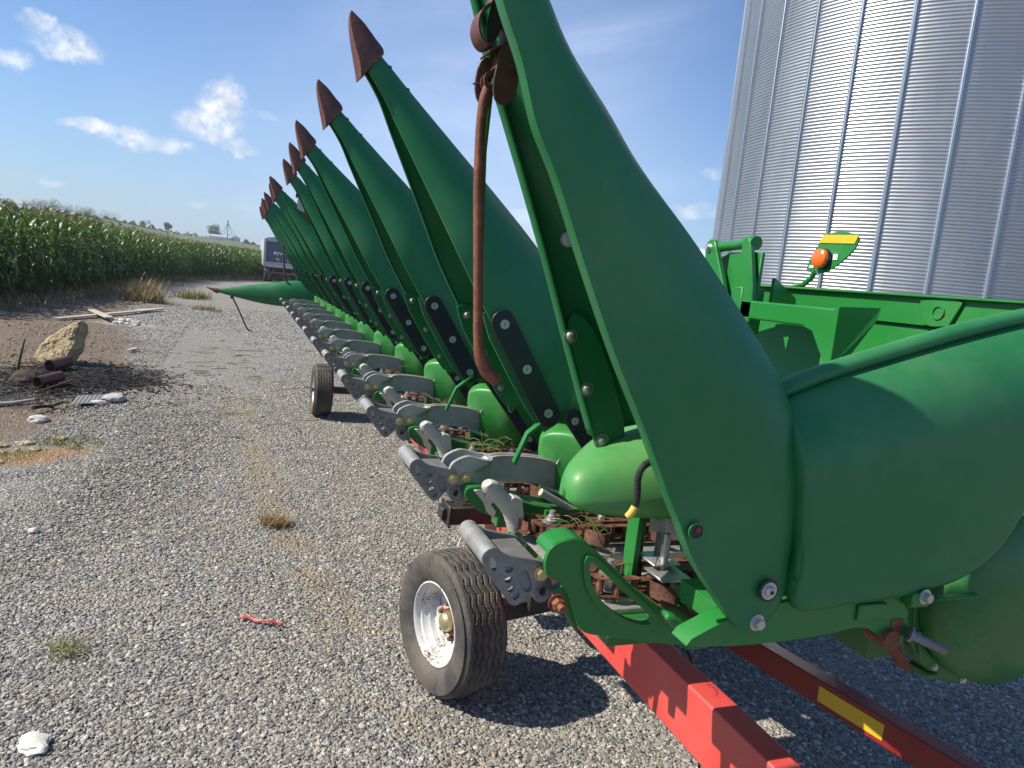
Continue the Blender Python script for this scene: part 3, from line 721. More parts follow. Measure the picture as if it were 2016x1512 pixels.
for yy in (.9, 2.1):
    for x0 in (.12, TW-.62):
        b = B(); b.tube([(x0, yy, .5), (x0+.06, yy, .5), (x0+.44, yy, .5), (x0+.5, yy, .5)], [.42, .5, .5, .42], 24); b.build('wheel', TYRE, tr_)
# pale building glimpsed between the header and the bin
b = B(); b.box(0, 9, 0, 5, 0, 3.9); b.plate([(-.3, 3.9), (9.3, 3.9), (4.5, 5.4)], -.3, 5.3)
tag(b.build('farm_building', plain('cream_wall', (.60, .60, .58), .6), loc=(26.9, 42.5, 0)), 'pale building glimpsed behind the header left of the grain bin', 'building')
# ------------------------------------------------------------ burn pile and litter on the left
def rock(name, c, sx, sy, sz, seed, matl, label, cat='rock', rot=(0, 0, 0), pts=None, sub=3, amp=.25, group=None):
    bm = bmesh.new(); bmesh.ops.create_icosphere(bm, subdivisions=sub, radius=1)
    from mathutils import noise as mn
    for v in bm.verts:
        d_ = 1+amp*mn.noise(v.co*1.3+Vector((seed, 0, 0)))+amp*.5*mn.noise(v.co*3+Vector((0, seed, 0)))+amp*.15*mn.noise(v.co*9)
        v.co *= d_
        for nx_ in ROCKCUT.get(name+str(seed), []): 
            n_ = Vector(nx_[:3]).normalized(); dd = v.co.dot(n_)-nx_[3]
            if dd > 0: v.co -= n_*dd*.92
        v.co = Vector((v.co.x*sx, v.co.y*sy, v.co.z*sz))
    me = bpy.data.meshes.new(name); bm.to_mesh(me); bm.free(); me.materials.append(matl)
    o = bpy.data.objects.new(name, me); COL.objects.link(o); o.location = c; o.rotation_euler = rot
    me.polygons.foreach_set('use_smooth', [True]*len(me.polygons)); me.set_sharp_from_angle(angle=R(22))
    return tag(o, label, cat, group)
ROCKCUT = {'boulder1': [(0, -1, .25, .55), (.9, 0, .5, .6), (-.6, 0, .8, .6), (0, 1, 0, .5)]}
m, n, p, oc = mat('tan_limestone'); LIME = m
a = n.noise(oc, 7, 6, .65); b_ = n.noise(oc, 26, 5, .65)
c = n.ramp(n.math('MULTIPLY_ADD', b_, .4, n.math('MULTIPLY', a, .6)), [(.32, (.20, .14, .07)), (.47, (.44, .34, .19)), (.62, (.60, .50, .33)), (.75, (.40, .36, .28))])
setp(n, p, col=c, rough=.9, nor=n.bump(n.math('ADD', a, b_), .9, .05))
WSTONE = plain('white_limestone', (.50, .49, .45), .85, 0, .25, 9, .6); GSTONE = plain('grey_limestone', (.36, .36, .35), .85, 0, .3, 9, .6)
# leaning slab: outline in the vertical plane facing the yard, with real thickness
b = B(); sl = [(-2.50, .02), (-2.44, .22), (-2.36, .34), (-2.26, .42), (-2.18, .50), (-2.06, .60), (-1.985, .62), (-1.95, .56), (-1.955, .40), (-1.93, .26), (-1.97, .12), (-2.05, -.02), (-2.3, -.05)]
from mathutils import noise as mn
def slab(outline, y0, y1, rough, seed):
    vs = []; fs = []; K = 6; cxm = sum(q[0] for q in outline)/len(outline); czm = sum(q[1] for q in outline)/len(outline)
    ol = chaikin(outline, 1) if seed != 3 else [q for a_, c_ in zip(outline, outline[1:]+outline[:1]) for q in (a_, ((a_[0]+c_[0])/2, (a_[1]+c_[1])/2))]; n_ = len(ol); rings = []
    for i in range(K+1):
        t = i/K; y = y0+(y1-y0)*t; sh = 1-.14*abs(2*t-1)**3
        rings.append([Vector((cxm+(x-cxm)*sh, y, czm+(z-czm)*sh)) for x, z in ol])
    inner = []
    def cap(y, sgn):
        rr_ = []
        for s_ in (.80, .55, .3, .08): rr_.append([Vector((cxm+(x-cxm)*s_*.9, y+sgn*.0, czm+(z-czm)*s_*.9)) for x, z in ol])
        return rr_
    allr = cap(y0-.015, -1)[::-1]+rings+cap(y1+.015, 1)
    for r_ in allr:
        for v in r_: v += Vector((mn.noise(v*5+Vector((seed, 0, 0))), mn.noise(v*5+Vector((0, seed, 0))), mn.noise(v*5+Vector((0, 0, seed)))))*rough+Vector((mn.noise(v*17), mn.noise(v*15), mn.noise(v*16)))*rough*.3
    return allr
b.loft(slab([((x+2.22)*.98+.25*max(0, z-.3)*.4, z*1.02) for x, z in sl], -.11, .11, .03, 3), cap0=True, cap1=True)
bo = b.build('boulder', LIME, smooth=25); md = bo.modifiers.new('detail', 'SUBSURF'); md.subdivision_type = 'SIMPLE'; md.levels = md.render_levels = 3
for sc_n, st_n in ((.16, .05), (.045, .022), (.015, .008)):
    tx = bpy.data.textures.new('rock_noise', 'CLOUDS'); tx.noise_scale = sc_n; tx.noise_depth = 2
    md = bo.modifiers.new('rough', 'DISPLACE'); md.texture = tx; md.strength = st_n; md.mid_level = .5
bo.location = (-2.24, 11.0, 0); bo.rotation_euler = (R(-20), 0, R(-24)); tag(bo, 'large tan pointed limestone slab leaning at the burn pile', 'rock')
def pipe(p0, p1, r, t, label, m_=DRUST):
    b = B(); p0 = Vector(p0); p1 = Vector(p1); b.ring(p0, p1-p0, r-t, r, (p1-p0).length, 28); ax = (p1-p0).normalized()
    b.ring(p0+ax*.004, ax, r, r+.006, .025, 28)
    return tag(b.build('pipe_section', m_, smooth=40), label, 'pipe')
pipe((-2.16, 10.35, .085), (-2.02, 10.62, .12), .075, .006, 'short rusty can-like pipe with open black end against the tan slab')
pipe((-2.06, 9.30, .065), (-1.90, 9.62, .09), .062, .006, 'rusty brown pipe length lying below the open-ended one')
b = B(); b.cyl((-1.99, 8.90, .02), (-1.76, 9.5, .07), .011, 8); tag(b.build('rusty_rod', RUST), 'thin rusty rod lying beside the lower pipe', 'rod')
r_ = random.Random(21)
for i, (x, y, L, a, rr0, lb) in enumerate(((-2.55, 8.85, .50, .1, .028, 'thick grey charred branch lying at the left edge'), (-2.45, 10.3, .12, 1.3, .016, 'upright black burnt stick stub at the left edge'), (-2.15, 8.45, .5, .5, .03, 'short charred branch below the grey one'), (-1.35, 10.9, .5, .05, .008, 'thin pale stick lying on the gravel right of the slab'), (-2.3, 10.6, .5, .25, .012, 'pale bleached stick beside the foot of the slab'), (-1.75, 8.35, .3, .9, .02, 'short black ember stick on ash'))):
    b = B(); up = .35 if 'upright' in lb else .02
    pth = [Vector((x+L*(t-.5)*math.cos(a), y+L*(t-.5)*math.sin(a)*1.4, gh(x, y)+.03+up*t+.02*r_.uniform(-1, 1))) for t in (0, .3, .6, 1)]
    b.tube(pth, [rr0, rr0*.9, rr0*.8, rr0*.5], 7); tag(b.build('stick', (STRAW if 'pale' in lb else (WOOD if 'grey' in lb else CHAR))), lb, 'stick')
b = B()
for _ in range(3500):
    x = r_.gauss(-1.75, .48); y = r_.gauss(9.9, .55); s = r_.uniform(.004, .015); a = r_.uniform(0, 3.14)
    b.obox((x, y, gh(x, y)+s*.4), (s*math.cos(a)*r_.uniform(1, 2.6), s*math.sin(a), 0), (-s*math.sin(a)*.5, s*math.cos(a)*.5, s*.2), (0, 0, s*.35))
tag(b.build('charcoal', CHAR, smooth=0), 'scattered black charcoal and ash crumbs of the burn pile', 'charcoal', kind='stuff')
rock('clod', (-2.28, 9.75, .0), .16, .2, .12, 8, plain('dark_burnt_earth', (.05, .035, .025), .95, 0, .4, 9, .9), 'heap of dark burnt earth between the slab and the pipes', 'earth clod')
# boards
def board(x0, y0, x1, y1, w_, lb, z=.03):
    b = B(); b.beam((x0, y0, gh(x0, y0)+z), (x1, y1, gh(x1, y1)+z+.01), w_, .03); tag(b.build('board', WOOD, smooth=0, bevel=.004), lb, 'board')
board(-3.35, 16.6, -2.0, 20.9, .14, 'long weathered plank lying on the dirt beyond the slab', .04); board(-3.15, 18.9, -2.5, 17.0, .16, 'short broken board lying across the long plank', .09)
board(-2.35, 20.3, -1.9, 21.1, .16, 'grey board end at the right tip of the long plank', .05); board(-1.55, 12.35, -1.45, 12.5, .07, 'small dark wood block near the ash')
for i in range(13):
    x = -2.25+r_.uniform(-.35, .3); y = 17.3+r_.uniform(-.7, .8); s = r_.uniform(.035, .085)
    rock('white_rock', (x, y, gh(x, y)+s*.4), s*1.1, s, s*.75, 30+i, WSTONE, 'small white stone of the heap in front of the crossed boards', 'stone', (0, 0, i), sub=2, group='white stones heaped by the boards')
rock('flat_rock', (-1.22, 8.75, gh(-1.22, 8.75)+.03), .11, .13, .055, 51, GSTONE, 'grey white rounded rock right of the corrugated scrap', 'rock', sub=3)
rock('flat_rock', (-1.33, 8.55, gh(-1.33, 8.55)+.02), .09, .05, .03, 52, WSTONE, 'pale streaked rock between the scrap sheet and the rounded rock', 'rock', sub=2)
rock('flat_rock', (-1.72, 7.85, gh(-1.72, 7.85)+.02), .09, .09, .045, 53, WSTONE, 'pale cracked stone half buried at the left by the washed edge', 'rock', sub=3)
rock('flat_rock', (-.575, 2.625, .012), .045, .062, .016, 54, plain('bright_white_stone', (.56, .55, .50), .6, 0, .08, 8, .3), 'large smooth white stone in gravel at the lower left corner', 'rock', (0, 0, .5), sub=3, amp=.35)
rock('flat_rock', (-1.05, 4.70, .012), .03, .03, .014, 55, WSTONE, 'small bright white pebble at left mid ground', 'rock', sub=2)
for i, (x, y, s_) in enumerate(((-1.62, 7.0, .06), (-1.72, 6.7, .05), (-1.5, 6.75, .05), (-1.8, 6.95, .07), (-1.38, 7.1, .05), (-1.66, 6.35, .06))):
    rock('earth_stone', (x, y, gh(x, y)+.015), s_, s_*.8, s_*.4, 70+i, LIME, ['tan stone on the near side of the eroded orange earth patch, at its left', 'leftmost low tan stone in the orange earth patch', 'small tan stone in the middle of the orange earth patch', 'largest tan stone at the left frame edge above the orange earth', 'tan stone at the right far end of the orange earth patch', 'tan stone nearest the viewer below the orange earth patch'][i], 'stone', (0, 0, i), sub=2, group='tan stones in the washed-out edge')
b = B(); rings = []
for i in range(14):
    rings.append([(-1.56+i*.018, 8.40+j*.32+i*.008, gh(-1.5, 8.5)+.03+.006*(i % 2)+.03*j) for j in (0, 1)])
b.loft(rings, closed=False); tag(b.build('metal_scrap', plain('dull_tin', (.20, .20, .19), .7, .3, .3, 20), solid=.003, smooth=0), 'small dull corrugated metal scrap on the gravel edge', 'scrap')
# red strip of plastic
b = B(); rings = []
for t in np.linspace(0, 1, 16):
    x = .062+.19*t; y = 3.45-.10*t+.006*math.sin(t*9); wv = .014*(1-.5*t)*(1+.3*math.sin(t*20)); z = .018+.004*math.sin(t*12)
    rings.append([(x, y-wv, z+.003*math.sin(t*30)), (x+.003, y, z+.008), (x, y+wv, z)])
b.loft(rings, closed=False); tag(b.build('plastic_strip', plain('faded_red_plastic', (.50, .10, .07), .5, 0, .25, 30), solid=.0015), 'crumpled faded red plastic strip lying on the gravel', 'litter')
b = B()
for _ in range(150):
    x = r_.uniform(-1.2, 1.0); y = r_.uniform(2.2, 14); L = r_.uniform(.03, .12)*(1 if y < 7 else 2.4); a = r_.gauss(.2, .6); z = .018
    if x > .8: continue
    wv = r_.uniform(.0012, .0025)*(1 if y < 7 else 2)
    b.tube([(x, y, z), (x+L*.5*math.cos(a), y+L*.5*math.sin(a), z+r_.uniform(0, .012)), (x+L*math.cos(a+.2), y+L*math.sin(a+.2), z)], wv, 4)
tag(b.build('straw_litter', STRAW, smooth=0), 'dry straw and stalk bits scattered over the gravel', 'straw', kind='stuff')
b = B()
for _ in range(22):
    x = r_.uniform(-1.2, .3); y = r_.uniform(9.5, 15.0); L = r_.uniform(.08, .32); a = r_.gauss(0, .35)
    b.tube([(x, y, .025), (x+L*math.cos(a), y+L*math.sin(a), .03)], r_.uniform(.003, .006), 5)
tag(b.build('stalk_litter', plain('brown_stalks', (.17, .11, .06), .8), smooth=0), 'brown broken stalks littering the mid-distance gravel', 'stalks', kind='stuff')
b = B()
b.tube(chaikin([(.62, 3.62, .02), (.52, 3.70, .03), (.46, 3.76, .025), (.40, 3.86, .03), (.37, 3.98, .02)], 2, False), .0018, 4); b.tube([(.44, 3.78, .025), (.50, 3.86, .03)], .0012, 4); b.tube([(.52, 3.70, .03), (.48, 3.62, .022)], .0012, 4)
tag(b.build('dry_twig', STRAW), 'thin branching dry twig on the sandy wheel track', 'twig')
# ------------------------------------------------------------ harvesting header (corn head)
HD = empty('corn_header', (0, 0, 0)); HD.location = (1.2, 1.24, 0)
tag(HD, 'long green twelve-row corn harvesting header with folded-up points resting on the red trailer', 'corn header')
HOFF = Vector(HD.location); HOFF.z = 0
class HB(B):
    """mesh for a part of the header; given in place, stored relative to the header's origin or to its parent part"""
    def part(s, name, mats, parent=None, **kw):
        s.move(-HOFF); par = parent or HD
        o = s.build(name, mats, None, **kw)
        o.parent = par; kid(par, o); return o
PIT = .762; Y0 = 1.238
def rowy(n): return Y0+PIT*n

DULLB = plain('dull_bolt', (.28, .32, .26), .45, .6)
# --- folding point (snout) of the middle dividers: F front (open) edge, G ridge, w half width; centre y = 2.0
SF = [(.270, 2.188, .303, 2.236, .024), (.313, 2.130, .334, 2.209, .037), (.357, 2.050, .390, 2.158, .057), (.447, 1.890, .515, 2.048, .096), (.533, 1.735, .650, 1.930, .135),
      (.616, 1.600, .770, 1.820, .144), (.686, 1.490, .870, 1.715, .144), (.759, 1.375, .950, 1.580, .144), (.812, 1.292, .985, 1.405, .144)]
def shell_ring(Fn, Gp, yn, yr, yf, Ff, lip=.016, k=11, e=2.6):
    """open U cross-section: near lip, near wall, ridge, far wall, far lip"""
    Fn = Vector(Fn); Gp = Vector(Gp); Ff = Vector(Ff); r = []
    dn_ = (Gp-Fn).normalized() if (Gp-Fn).length > 1e-4 else Vector((1, 0))
    r.append((Fn.x, yn+lip, Fn.y)); r.append((Fn.x-dn_.x*.0015, yn+lip*.3, Fn.y-dn_.y*.0015))
    for i in range(k+1):
        d_ = 1-(1-i/k)**1.7; q = Fn+(Gp-Fn)*d_; r.append((q.x, yn+(yr-yn)*d_**e, q.y))
    for i in range(1, k+1):
        d_ = 1-(i/k)**1.7 if i else 1; d_ = 1-(i/k)**(1.7) ; q = Ff+(Gp-Ff)*d_; r.append((q.x, yf-(yf-yr)*max(d_, 0)**e, q.y))
    r.append((Ff.x-dn_.x*.0015, yf-lip*.3, Ff.y-dn_.y*.0015)); r.append((Ff.x, yf-lip, Ff.y))
    return r
def capsule(p0, p1, r0, r1=None, n=9):
    r1 = r1 or r0; p0 = Vector(p0); p1 = Vector(p1); a = math.atan2(p1.y-p0.y, p1.x-p0.x); o = []
    for i in range(n): t = a+math.pi/2+math.pi*i/(n-1); o.append((p0.x+r0*math.cos(t), p0.y+r0*math.sin(t)))
    for i in range(n): t = a-math.pi/2+math.pi*i/(n-1); o.append((p1.x+r1*math.cos(t), p1.y+r1*math.sin(t)))
    return o
def disc_bolt(c, s, par, r):
    bb = HB(); x, y, z = c
    bb.ring((x, y, z), (0, s, 0), r*.55, r, .0025, 20); bb.ring((x, y, z), (0, s, 0), r*.22, r*.50, .0035, 14); bb.mi = 1; bb.cyl((x, y, z), (x, y+s*.0012, z), r*.55, 14)
    bb.part('strip_bolt', [ZINC, BLACKP], par)
def make_snout(yc):
    secs = resample(SF, 34); b = HB(); rings = []
    for fx, fz, gx, gz_, w_ in secs: rings.append(shell_ring((fx, fz), (gx, gz_), yc-w_, yc, yc+w_, (fx, fz), lip=min(.010, w_*.4)))
    # notch the lower edge like the moulded foot of the point
    b.loft(rings, closed=False)
    sn = b.part('snout', GREEN, solid=.006, smooth=40)
    # rusty point
    b = HB(); rr_ = []
    for fx, fz, gx, gz_, w_ in resample([(.2225, 2.3245, .2265, 2.3265, .002), (.219, 2.308, .238, 2.318, .007), (.2215, 2.28, .258, 2.303, .013), (.230, 2.240, .286, 2.274, .022), (.243, 2.190, .313, 2.242, .031), (.250, 2.160, .290, 2.205, .035)], 16):
        F = Vector((fx, fz)); Gv = Vector((gx, gz_)); q = []
        for d_, y in ((0, -.35), (0, .35), (.12, 1.0), (.5, .96), (.85, .6), (1, .12), (1, -.12), (.85, -.6), (.5, -.96), (.12, -1.0)):
            p_ = F+(Gv-F)*d_; q.append((p_.x, yc+y*w_, p_.y))
        rr_.append(q)
    b.loft(rr_, cap0=True, cap1=True); b.part('snout_tip', TIP, sn, smooth=32)
    # black wear strips both sides with their bolts
    ws = HB()
    for s in (-1, 1):
        o = capsule((.655, 1.588), (.815, 1.343), .034)
        y = yc+s*.1445; ws.plate(o, y, y+s*.012)
        if s < 0: st = ws.part('wear_strip', BLACKP, sn, bevel=.005, seg=3, smooth=40)
        else: st2 = ws.part('wear_strip', BLACKP, sn, bevel=.005, seg=3, smooth=40)
        if s < 0:
            for (x, z) in ((.658, 1.584), (.735, 1.467), (.812, 1.348)): disc_bolt((x, y+s*.012, z), s, st, .0125)
        ws = HB()
    # inside: stiffening plates with carriage bolts
    b = HB(); o = [(.590, 1.60), (.640, 1.625), (.72, 1.55), (.845, 1.34), (.80, 1.30), (.74, 1.37)]
    b.plate(chaikin(o, 1), yc+.124, yc+.131); b.part('stiffener_plate', GREEN, sn); b = HB(); b.plate(chaikin(o, 1), yc-.131, yc-.124); b.part('stiffener_plate', GREEN, sn)
    for x, z in ((.635, 1.585), (.700, 1.475), (.765, 1.37)):
        b = HB(); b.dome((x, yc+.124, z), (0, -1, 0), .009); b.part('carriage_bolt', DULLB, sn)
    for t in (.12, .24):
        b = HB(); s_ = resample(SF, 100)[int(t*100)]; b.dome((s_[2]-.004, yc, s_[3]-.004), (.7, 0, .7), .006); b.part('ridge_rivet', GREEN, sn)
    return sn
sn1 = make_snout(rowy(1))
TIPX = {1: (.225, 2.324), 2: (.207, 2.327), 3: (.178, 2.317), 4: (.207, 2.307), 5: (.209, 2.315), 6: (.145, 2.283), 7: (.215, 2.235), 8: (.171, 2.251), 9: (.168, 2.245), 10: (.19, 2.24), 11: (.18, 2.25)}
HX, HZ = .90, 1.36
a1 = math.atan2(.225-HX, 2.324-HZ)
for n_ in range(2, 12):
    o = copy_tree(sn1, HD); tx, tz = TIPX[n_]; da = math.atan2(tx-HX, tz-HZ)-a1
    # hinge the copy about its own pivot
    hx, hz = HX-HOFF.x, HZ
    o.rotation_euler = (0, da, 0)
    c, s = math.cos(da), math.sin(da)
    o.location = (hx-(c*hx+s*hz), PIT*(n_-1), hz-(-s*hx+c*hz))

# --- fixed divider hood behind each folding point
def make_hood(yc):
    b = HB(); rings = []
    for x, hw, zt, zb in resample([(.864, .008, 1.225, 1.06), (.868, .014, 1.250, 1.05), (.895, .044, 1.270, 1.04), (.94, .090, 1.277, 1.03), (.99, .132, 1.268, 1.03), (1.06, .142, 1.235, 1.03), (1.25, .145, 1.19, 1.03), (1.45, .15, 1.18, 1.03), (1.62, .15, 1.15, 1.03)], 40):
        ring = [(x+.02, yc-hw, zb)]
        for i in range(17):
            t = math.pi*i/16; cy_ = math.cos(t); ring.append((x, yc-hw*math.copysign(abs(cy_)**.28, cy_), zb+(zt-zb)*(.86+.14*math.sin(t)**.5)))
        ring.append((x+.02, yc+hw, zb)); rings.append(ring)
    b.loft(rings, closed=False, cap0=True)
    hd = b.part('divider_hood', GREENH, solid=.005, smooth=50)
    for s in (-1, 1):
        b = HB(); o = capsule((.888, 1.338), (1.098, 1.072), .027, .020); r_ = []
        vs_y = lambda x, z: yc+s*(.1535+.03*max(0, (1.34-z)))
        pts = o; n_ = len(pts)
        b.add([(x, vs_y(x, z), z) for x, z in pts]+[(x, vs_y(x, z)+s*.010, z) for x, z in pts], [tuple(range(n_)), tuple(range(n_, 2*n_))]+[(i, (i+1) % n_, (i+1) % n_+n_, i+n_) for i in range(n_)])
        st = b.part('wear_strip', BLACKP, hd, bevel=.004, seg=2)
        # green side wing the strip is bolted to
        b = HB(); q = [(.885, 1.35), (.92, 1.40), (1.0, 1.39), (1.10, 1.30), (1.22, 1.18), (1.22, 1.03), (1.13, 1.04), (1.06, 1.115), (.97, 1.23)]; y_ = yc+s*.112
        b.add([(x, yc+s*.140, z) for x, z in q], [tuple(range(len(q)))]); b.part('side_wing', GREENM, hd, solid=.004, smooth=0)
        if s < 0:
            for x, z in ((.892, 1.330), (.985, 1.214), (1.075, 1.100)): disc_bolt((x, vs_y(x, z)+s*.010, z), s, hd, .011)
    return hd
h1 = make_hood(rowy(1))
for n_ in range(2, 12): copy_tree(h1, HD, (0, PIT*(n_-1), 0))
# --- cast arm that carries each point, with forked front
ARMTOP = [(.566, 1.150), (.575, 1.177), (.595, 1.192), (.622, 1.2005), (.650, 1.195), (.685, 1.189), (.721, 1.196), (.767, 1.197), (.820, 1.194), (.863, 1.189), (.905, 1.179), (.948, 1.166)]
ARMBOT = [(.570, 1.137), (.584, 1.122), (.611, 1.119), (.638, 1.119), (.660, 1.119), (.690, 1.119), (.725, 1.120), (.776, 1.119), (.825, 1.115), (.873, 1.107), (.910, 1.097), (.948, 1.085)]
def arm_half(b, y, s, flare):
    """one cast web: flared plate at the fork, joggled in to the centre"""
    rings = []
    tops = resample(ARMTOP, 66); bots = resample(ARMBOT, 66); K = 9
    for (tx, tz), (bx_, bz) in zip(tops, bots):
        outer = []; inner = []
        for k in range(K+1):
            u = k/K; x = tx+(bx_-tx)*u; z = tz+(bz-tz)*u; x0_ = .636+((z-1.155)*2.3 if z > 1.155 else (1.155-z)*.6); x0_ = min(x0_, .694)
            t = min(max((x-x0_)/(.700-x0_), 0), 1); off = flare*(1-t)+.012*t
            rim_ = .003 if (u < .06 or u > .94) else 0
            outer.append((x, y+s*(off+.006+rim_), z)); inner.append((x, y+s*(off-.007), z))
        rings.append(outer+inner[::-1])
    b.loft(rings, cap0=True, cap1=True)
def make_arm(yn):
    """yn = y of the near fork plate's outer face"""
    yc = yn+.045; b = HB()
    arm_half(b, yc, -1, .039); arm_half(b, yc, 1, .039)
    tops = resample(ARMTOP, 33); bots = resample(ARMBOT, 33)
    rg = [[(tx, yc-.009, tz-.003), (tx, yc+.009, tz-.003), (bx_, yc+.009, bz+.003), (bx_, yc-.009, bz+.003)] for (tx, tz), (bx_, bz) in zip(tops, bots) if tx > .69]
    b.loft(rg, cap0=True, cap1=True)
    # rear feet
    b.plate([(.902, 1.175), (.912, 1.200), (.924, 1.210), (.938, 1.206), (.948, 1.190), (.950, 1.150)], yc-.03, yc-.022, holes=[circ(.927, 1.193, .007, n=10)])
    b.plate([(.902, 1.175), (.912, 1.200), (.924, 1.210), (.938, 1.206), (.948, 1.190), (.950, 1.150)], yc+.022, yc+.03, holes=[circ(.927, 1.193, .007, n=10)])
    b.box(.948, .956, yc-.034, yc+.034, 1.075, 1.165); b.add([(.86, yc-.02, 1.112), (.955, yc-.055, 1.085), (.955, yc-.055, 1.075), (.86, yc-.02, 1.102), (.955, yc-.012, 1.08), (.955, yc-.012, 1.09)], [(0, 1, 2, 3), (0, 3, 4, 5), (1, 5, 4, 2), (0, 5, 1), (3, 2, 4)])
    arm = b.part('support_arm', ALU, bevel=.0012, smooth=14)
    b = HB(); b.bolt((.6185, yc-.047, 1.1375), (0, -1, 0), .0105, .010); b.part('arm_bolt', BRASSY, arm)
    b = HB(); b.box(.60, .635, yc-.02, yc+.03, 1.055, 1.12); b.part('arm_lug', CAST, arm, bevel=.002)
    return arm
PAW = [(.452, 1.176), (.458, 1.187), (.468, 1.1935), (.478, 1.194), (.487, 1.188), (.501, 1.179), (.530, 1.172), (.567, 1.166), (.584, 1.158), (.594, 1.146), (.595, 1.133), (.588, 1.122), (.575, 1.112), (.556, 1.096), (.544, 1.082), (.536, 1.0745), (.528, 1.0735), (.518, 1.079), (.503, 1.097), (.484, 1.121), (.467, 1.144), (.456, 1.163)]
def make_paw(yn, thick=.012, W=.15):
    """footprint-shaped pivot bracket: two cast cheeks on a cross tube"""
    b = HB(); PO = chaikin(PAW, 1)
    pad = chaikin([(.531, 1.144), (.545, 1.147), (.554, 1.135), (.562, 1.112), (.560, 1.102), (.549, 1.100), (.541, 1.110), (.533, 1.124)], 1)
    toes = [circ(.5105, 1.1490, .0085, .0062, 12, .3), circ(.5115, 1.1280, .0085, .0060, 12, .2), circ(.5190, 1.1085, .0080, .0062, 12, .4), circ(.5310, 1.0925, .0082, .0056, 12, .9)]
    slot = circ(.4755, 1.1625, .0065, .0155, 14, .35)
    # face skin with real pockets
    b.plate(PO, yn, yn+.006, holes=[pad]+toes+[slot]); 
    b.plate([(x+(.522-x)*.03, z+(1.13-z)*.03) for x, z in PO], yn+.006, yn+thick, holes=toes[1:3]+[slot])
    b.plate(PO, yn+W-thick, yn+W, holes=[pad]+toes); b.box(.474, .572, yn+.004, yn+W-.004, 1.152, 1.160)
    pw = b.part('paw_bracket', CAST, bevel=.0018, seg=2)
    b = HB(); c = (.4725, 1.1730); 
    ax0, ax1 = (c[0], yn+.001, c[1]), (c[0], yn+W+.02, c[1])
    b.tube([(c[0], yn+.001, c[1]), (c[0], yn+W+.012, c[1]), (c[0], yn+W+.02, c[1])], [.0205, .0205, .017], 26); b.part('cross_tube', ALU, pw, smooth=50)
    b = HB(); b.bolt((.5775, yn, 1.1385), (0, -1, 0), .0105, .010); b.part('pivot_bolt', BRASSY, pw)
    b = HB(); b.plate(chaikin([(.58, 1.12), (.61, 1.12), (.618, 1.095), (.61, 1.07), (.585, 1.065), (.575, 1.09)], 1), yn+.02, yn+.06, holes=[circ(.597, 1.09, .008, n=8)]); b.part('bracket_web', CAST, pw, bevel=.002)
    return pw
ARMY = 1.930
a1_ = make_arm(ARMY); p1_ = make_paw(ARMY-.013)
for n_ in range(2, 12):
    copy_tree(a1_, HD, (0, PIT*(n_-1), 0)); o = copy_tree(p1_, HD, (0, PIT*(n_-1), 0))
    if n_ in (4, 7, 9): o.location.z += .004
pw0 = make_paw(1.262)
# --- row unit: hull plate, pale cast lever, deck rails, chains, push rod
def chain_mesh(b, yc, x0, x1, hw, z, lugs=True, n_off=0):
    P = []; L = x1-x0; per = 2*L+2*math.pi*hw; pit = .0414; N = int(per/pit)
    def at(s):
        s = s % per
        if s < L: return Vector((x0+s, yc-hw, z)), Vector((1, 0, 0))
        s -= L
        if s < math.pi*hw: a = s/hw; return Vector((x1+hw*math.sin(a), yc-hw*math.cos(a), z)), Vector((math.cos(a), math.sin(a), 0))
        s -= math.pi*hw
        if s < L: return Vector((x1-s, yc+hw, z)), Vector((-1, 0, 0))
        s -= L; a = s/hw; return Vector((x0-hw*math.sin(a), yc+hw*math.cos(a), z)), Vector((-math.cos(a), -math.sin(a), 0))
    rr2 = random.Random(3+n_off)
    for i in range(N):
        p, t = at(i*per/N); q, t2 = at((i+1)*per/N); u = Vector((0, 0, 1)); sag = rr2.uniform(-.0015, .0015)
        b.cyl(p-u*.019, p+u*.019, .0085, 8)
        mid = (p+q)/2; d_ = (q-p).normalized(); nrm = Vector((d_.y, -d_.x, 0)); h_ = .0165 if i % 2 else .0205
        for s in (-1, 1):
            o = capsule((0, 0), ((q-p).length, 0), .0115, n=5); zz = s*h_+sag
            vs = [p+d_*a+nrm*c+u*(zz-.0013) for a, c in o]+[p+d_*a+nrm*c+u*(zz+.0013) for a, c in o]; k = len(o)
            b.add(vs, [tuple(range(k))[::-1], tuple(range(k, 2*k))]+[(j, (j+1) % k, (j+1) % k+k, j+k) for j in range(k)])
            b.cyl(p+u*zz, p+u*(zz+s*.004), .004, 6)
        if lugs and i % 5 == 2:     # curved gathering finger
            out = nrm; path = []
            for k in range(8):
                a = k/7; c = p+d_*(a*.085-.01)+out*(.008+.055*math.sin(math.pi*min(a*1.05, 1))**.8); path.append(c)
            rings = [[c+u*.020, c-u*.018, c-u*.018+out*.0035, c+u*.020+out*.0035] for c in path]; b.loft(rings, cap0=True, cap1=True)
ROW = []
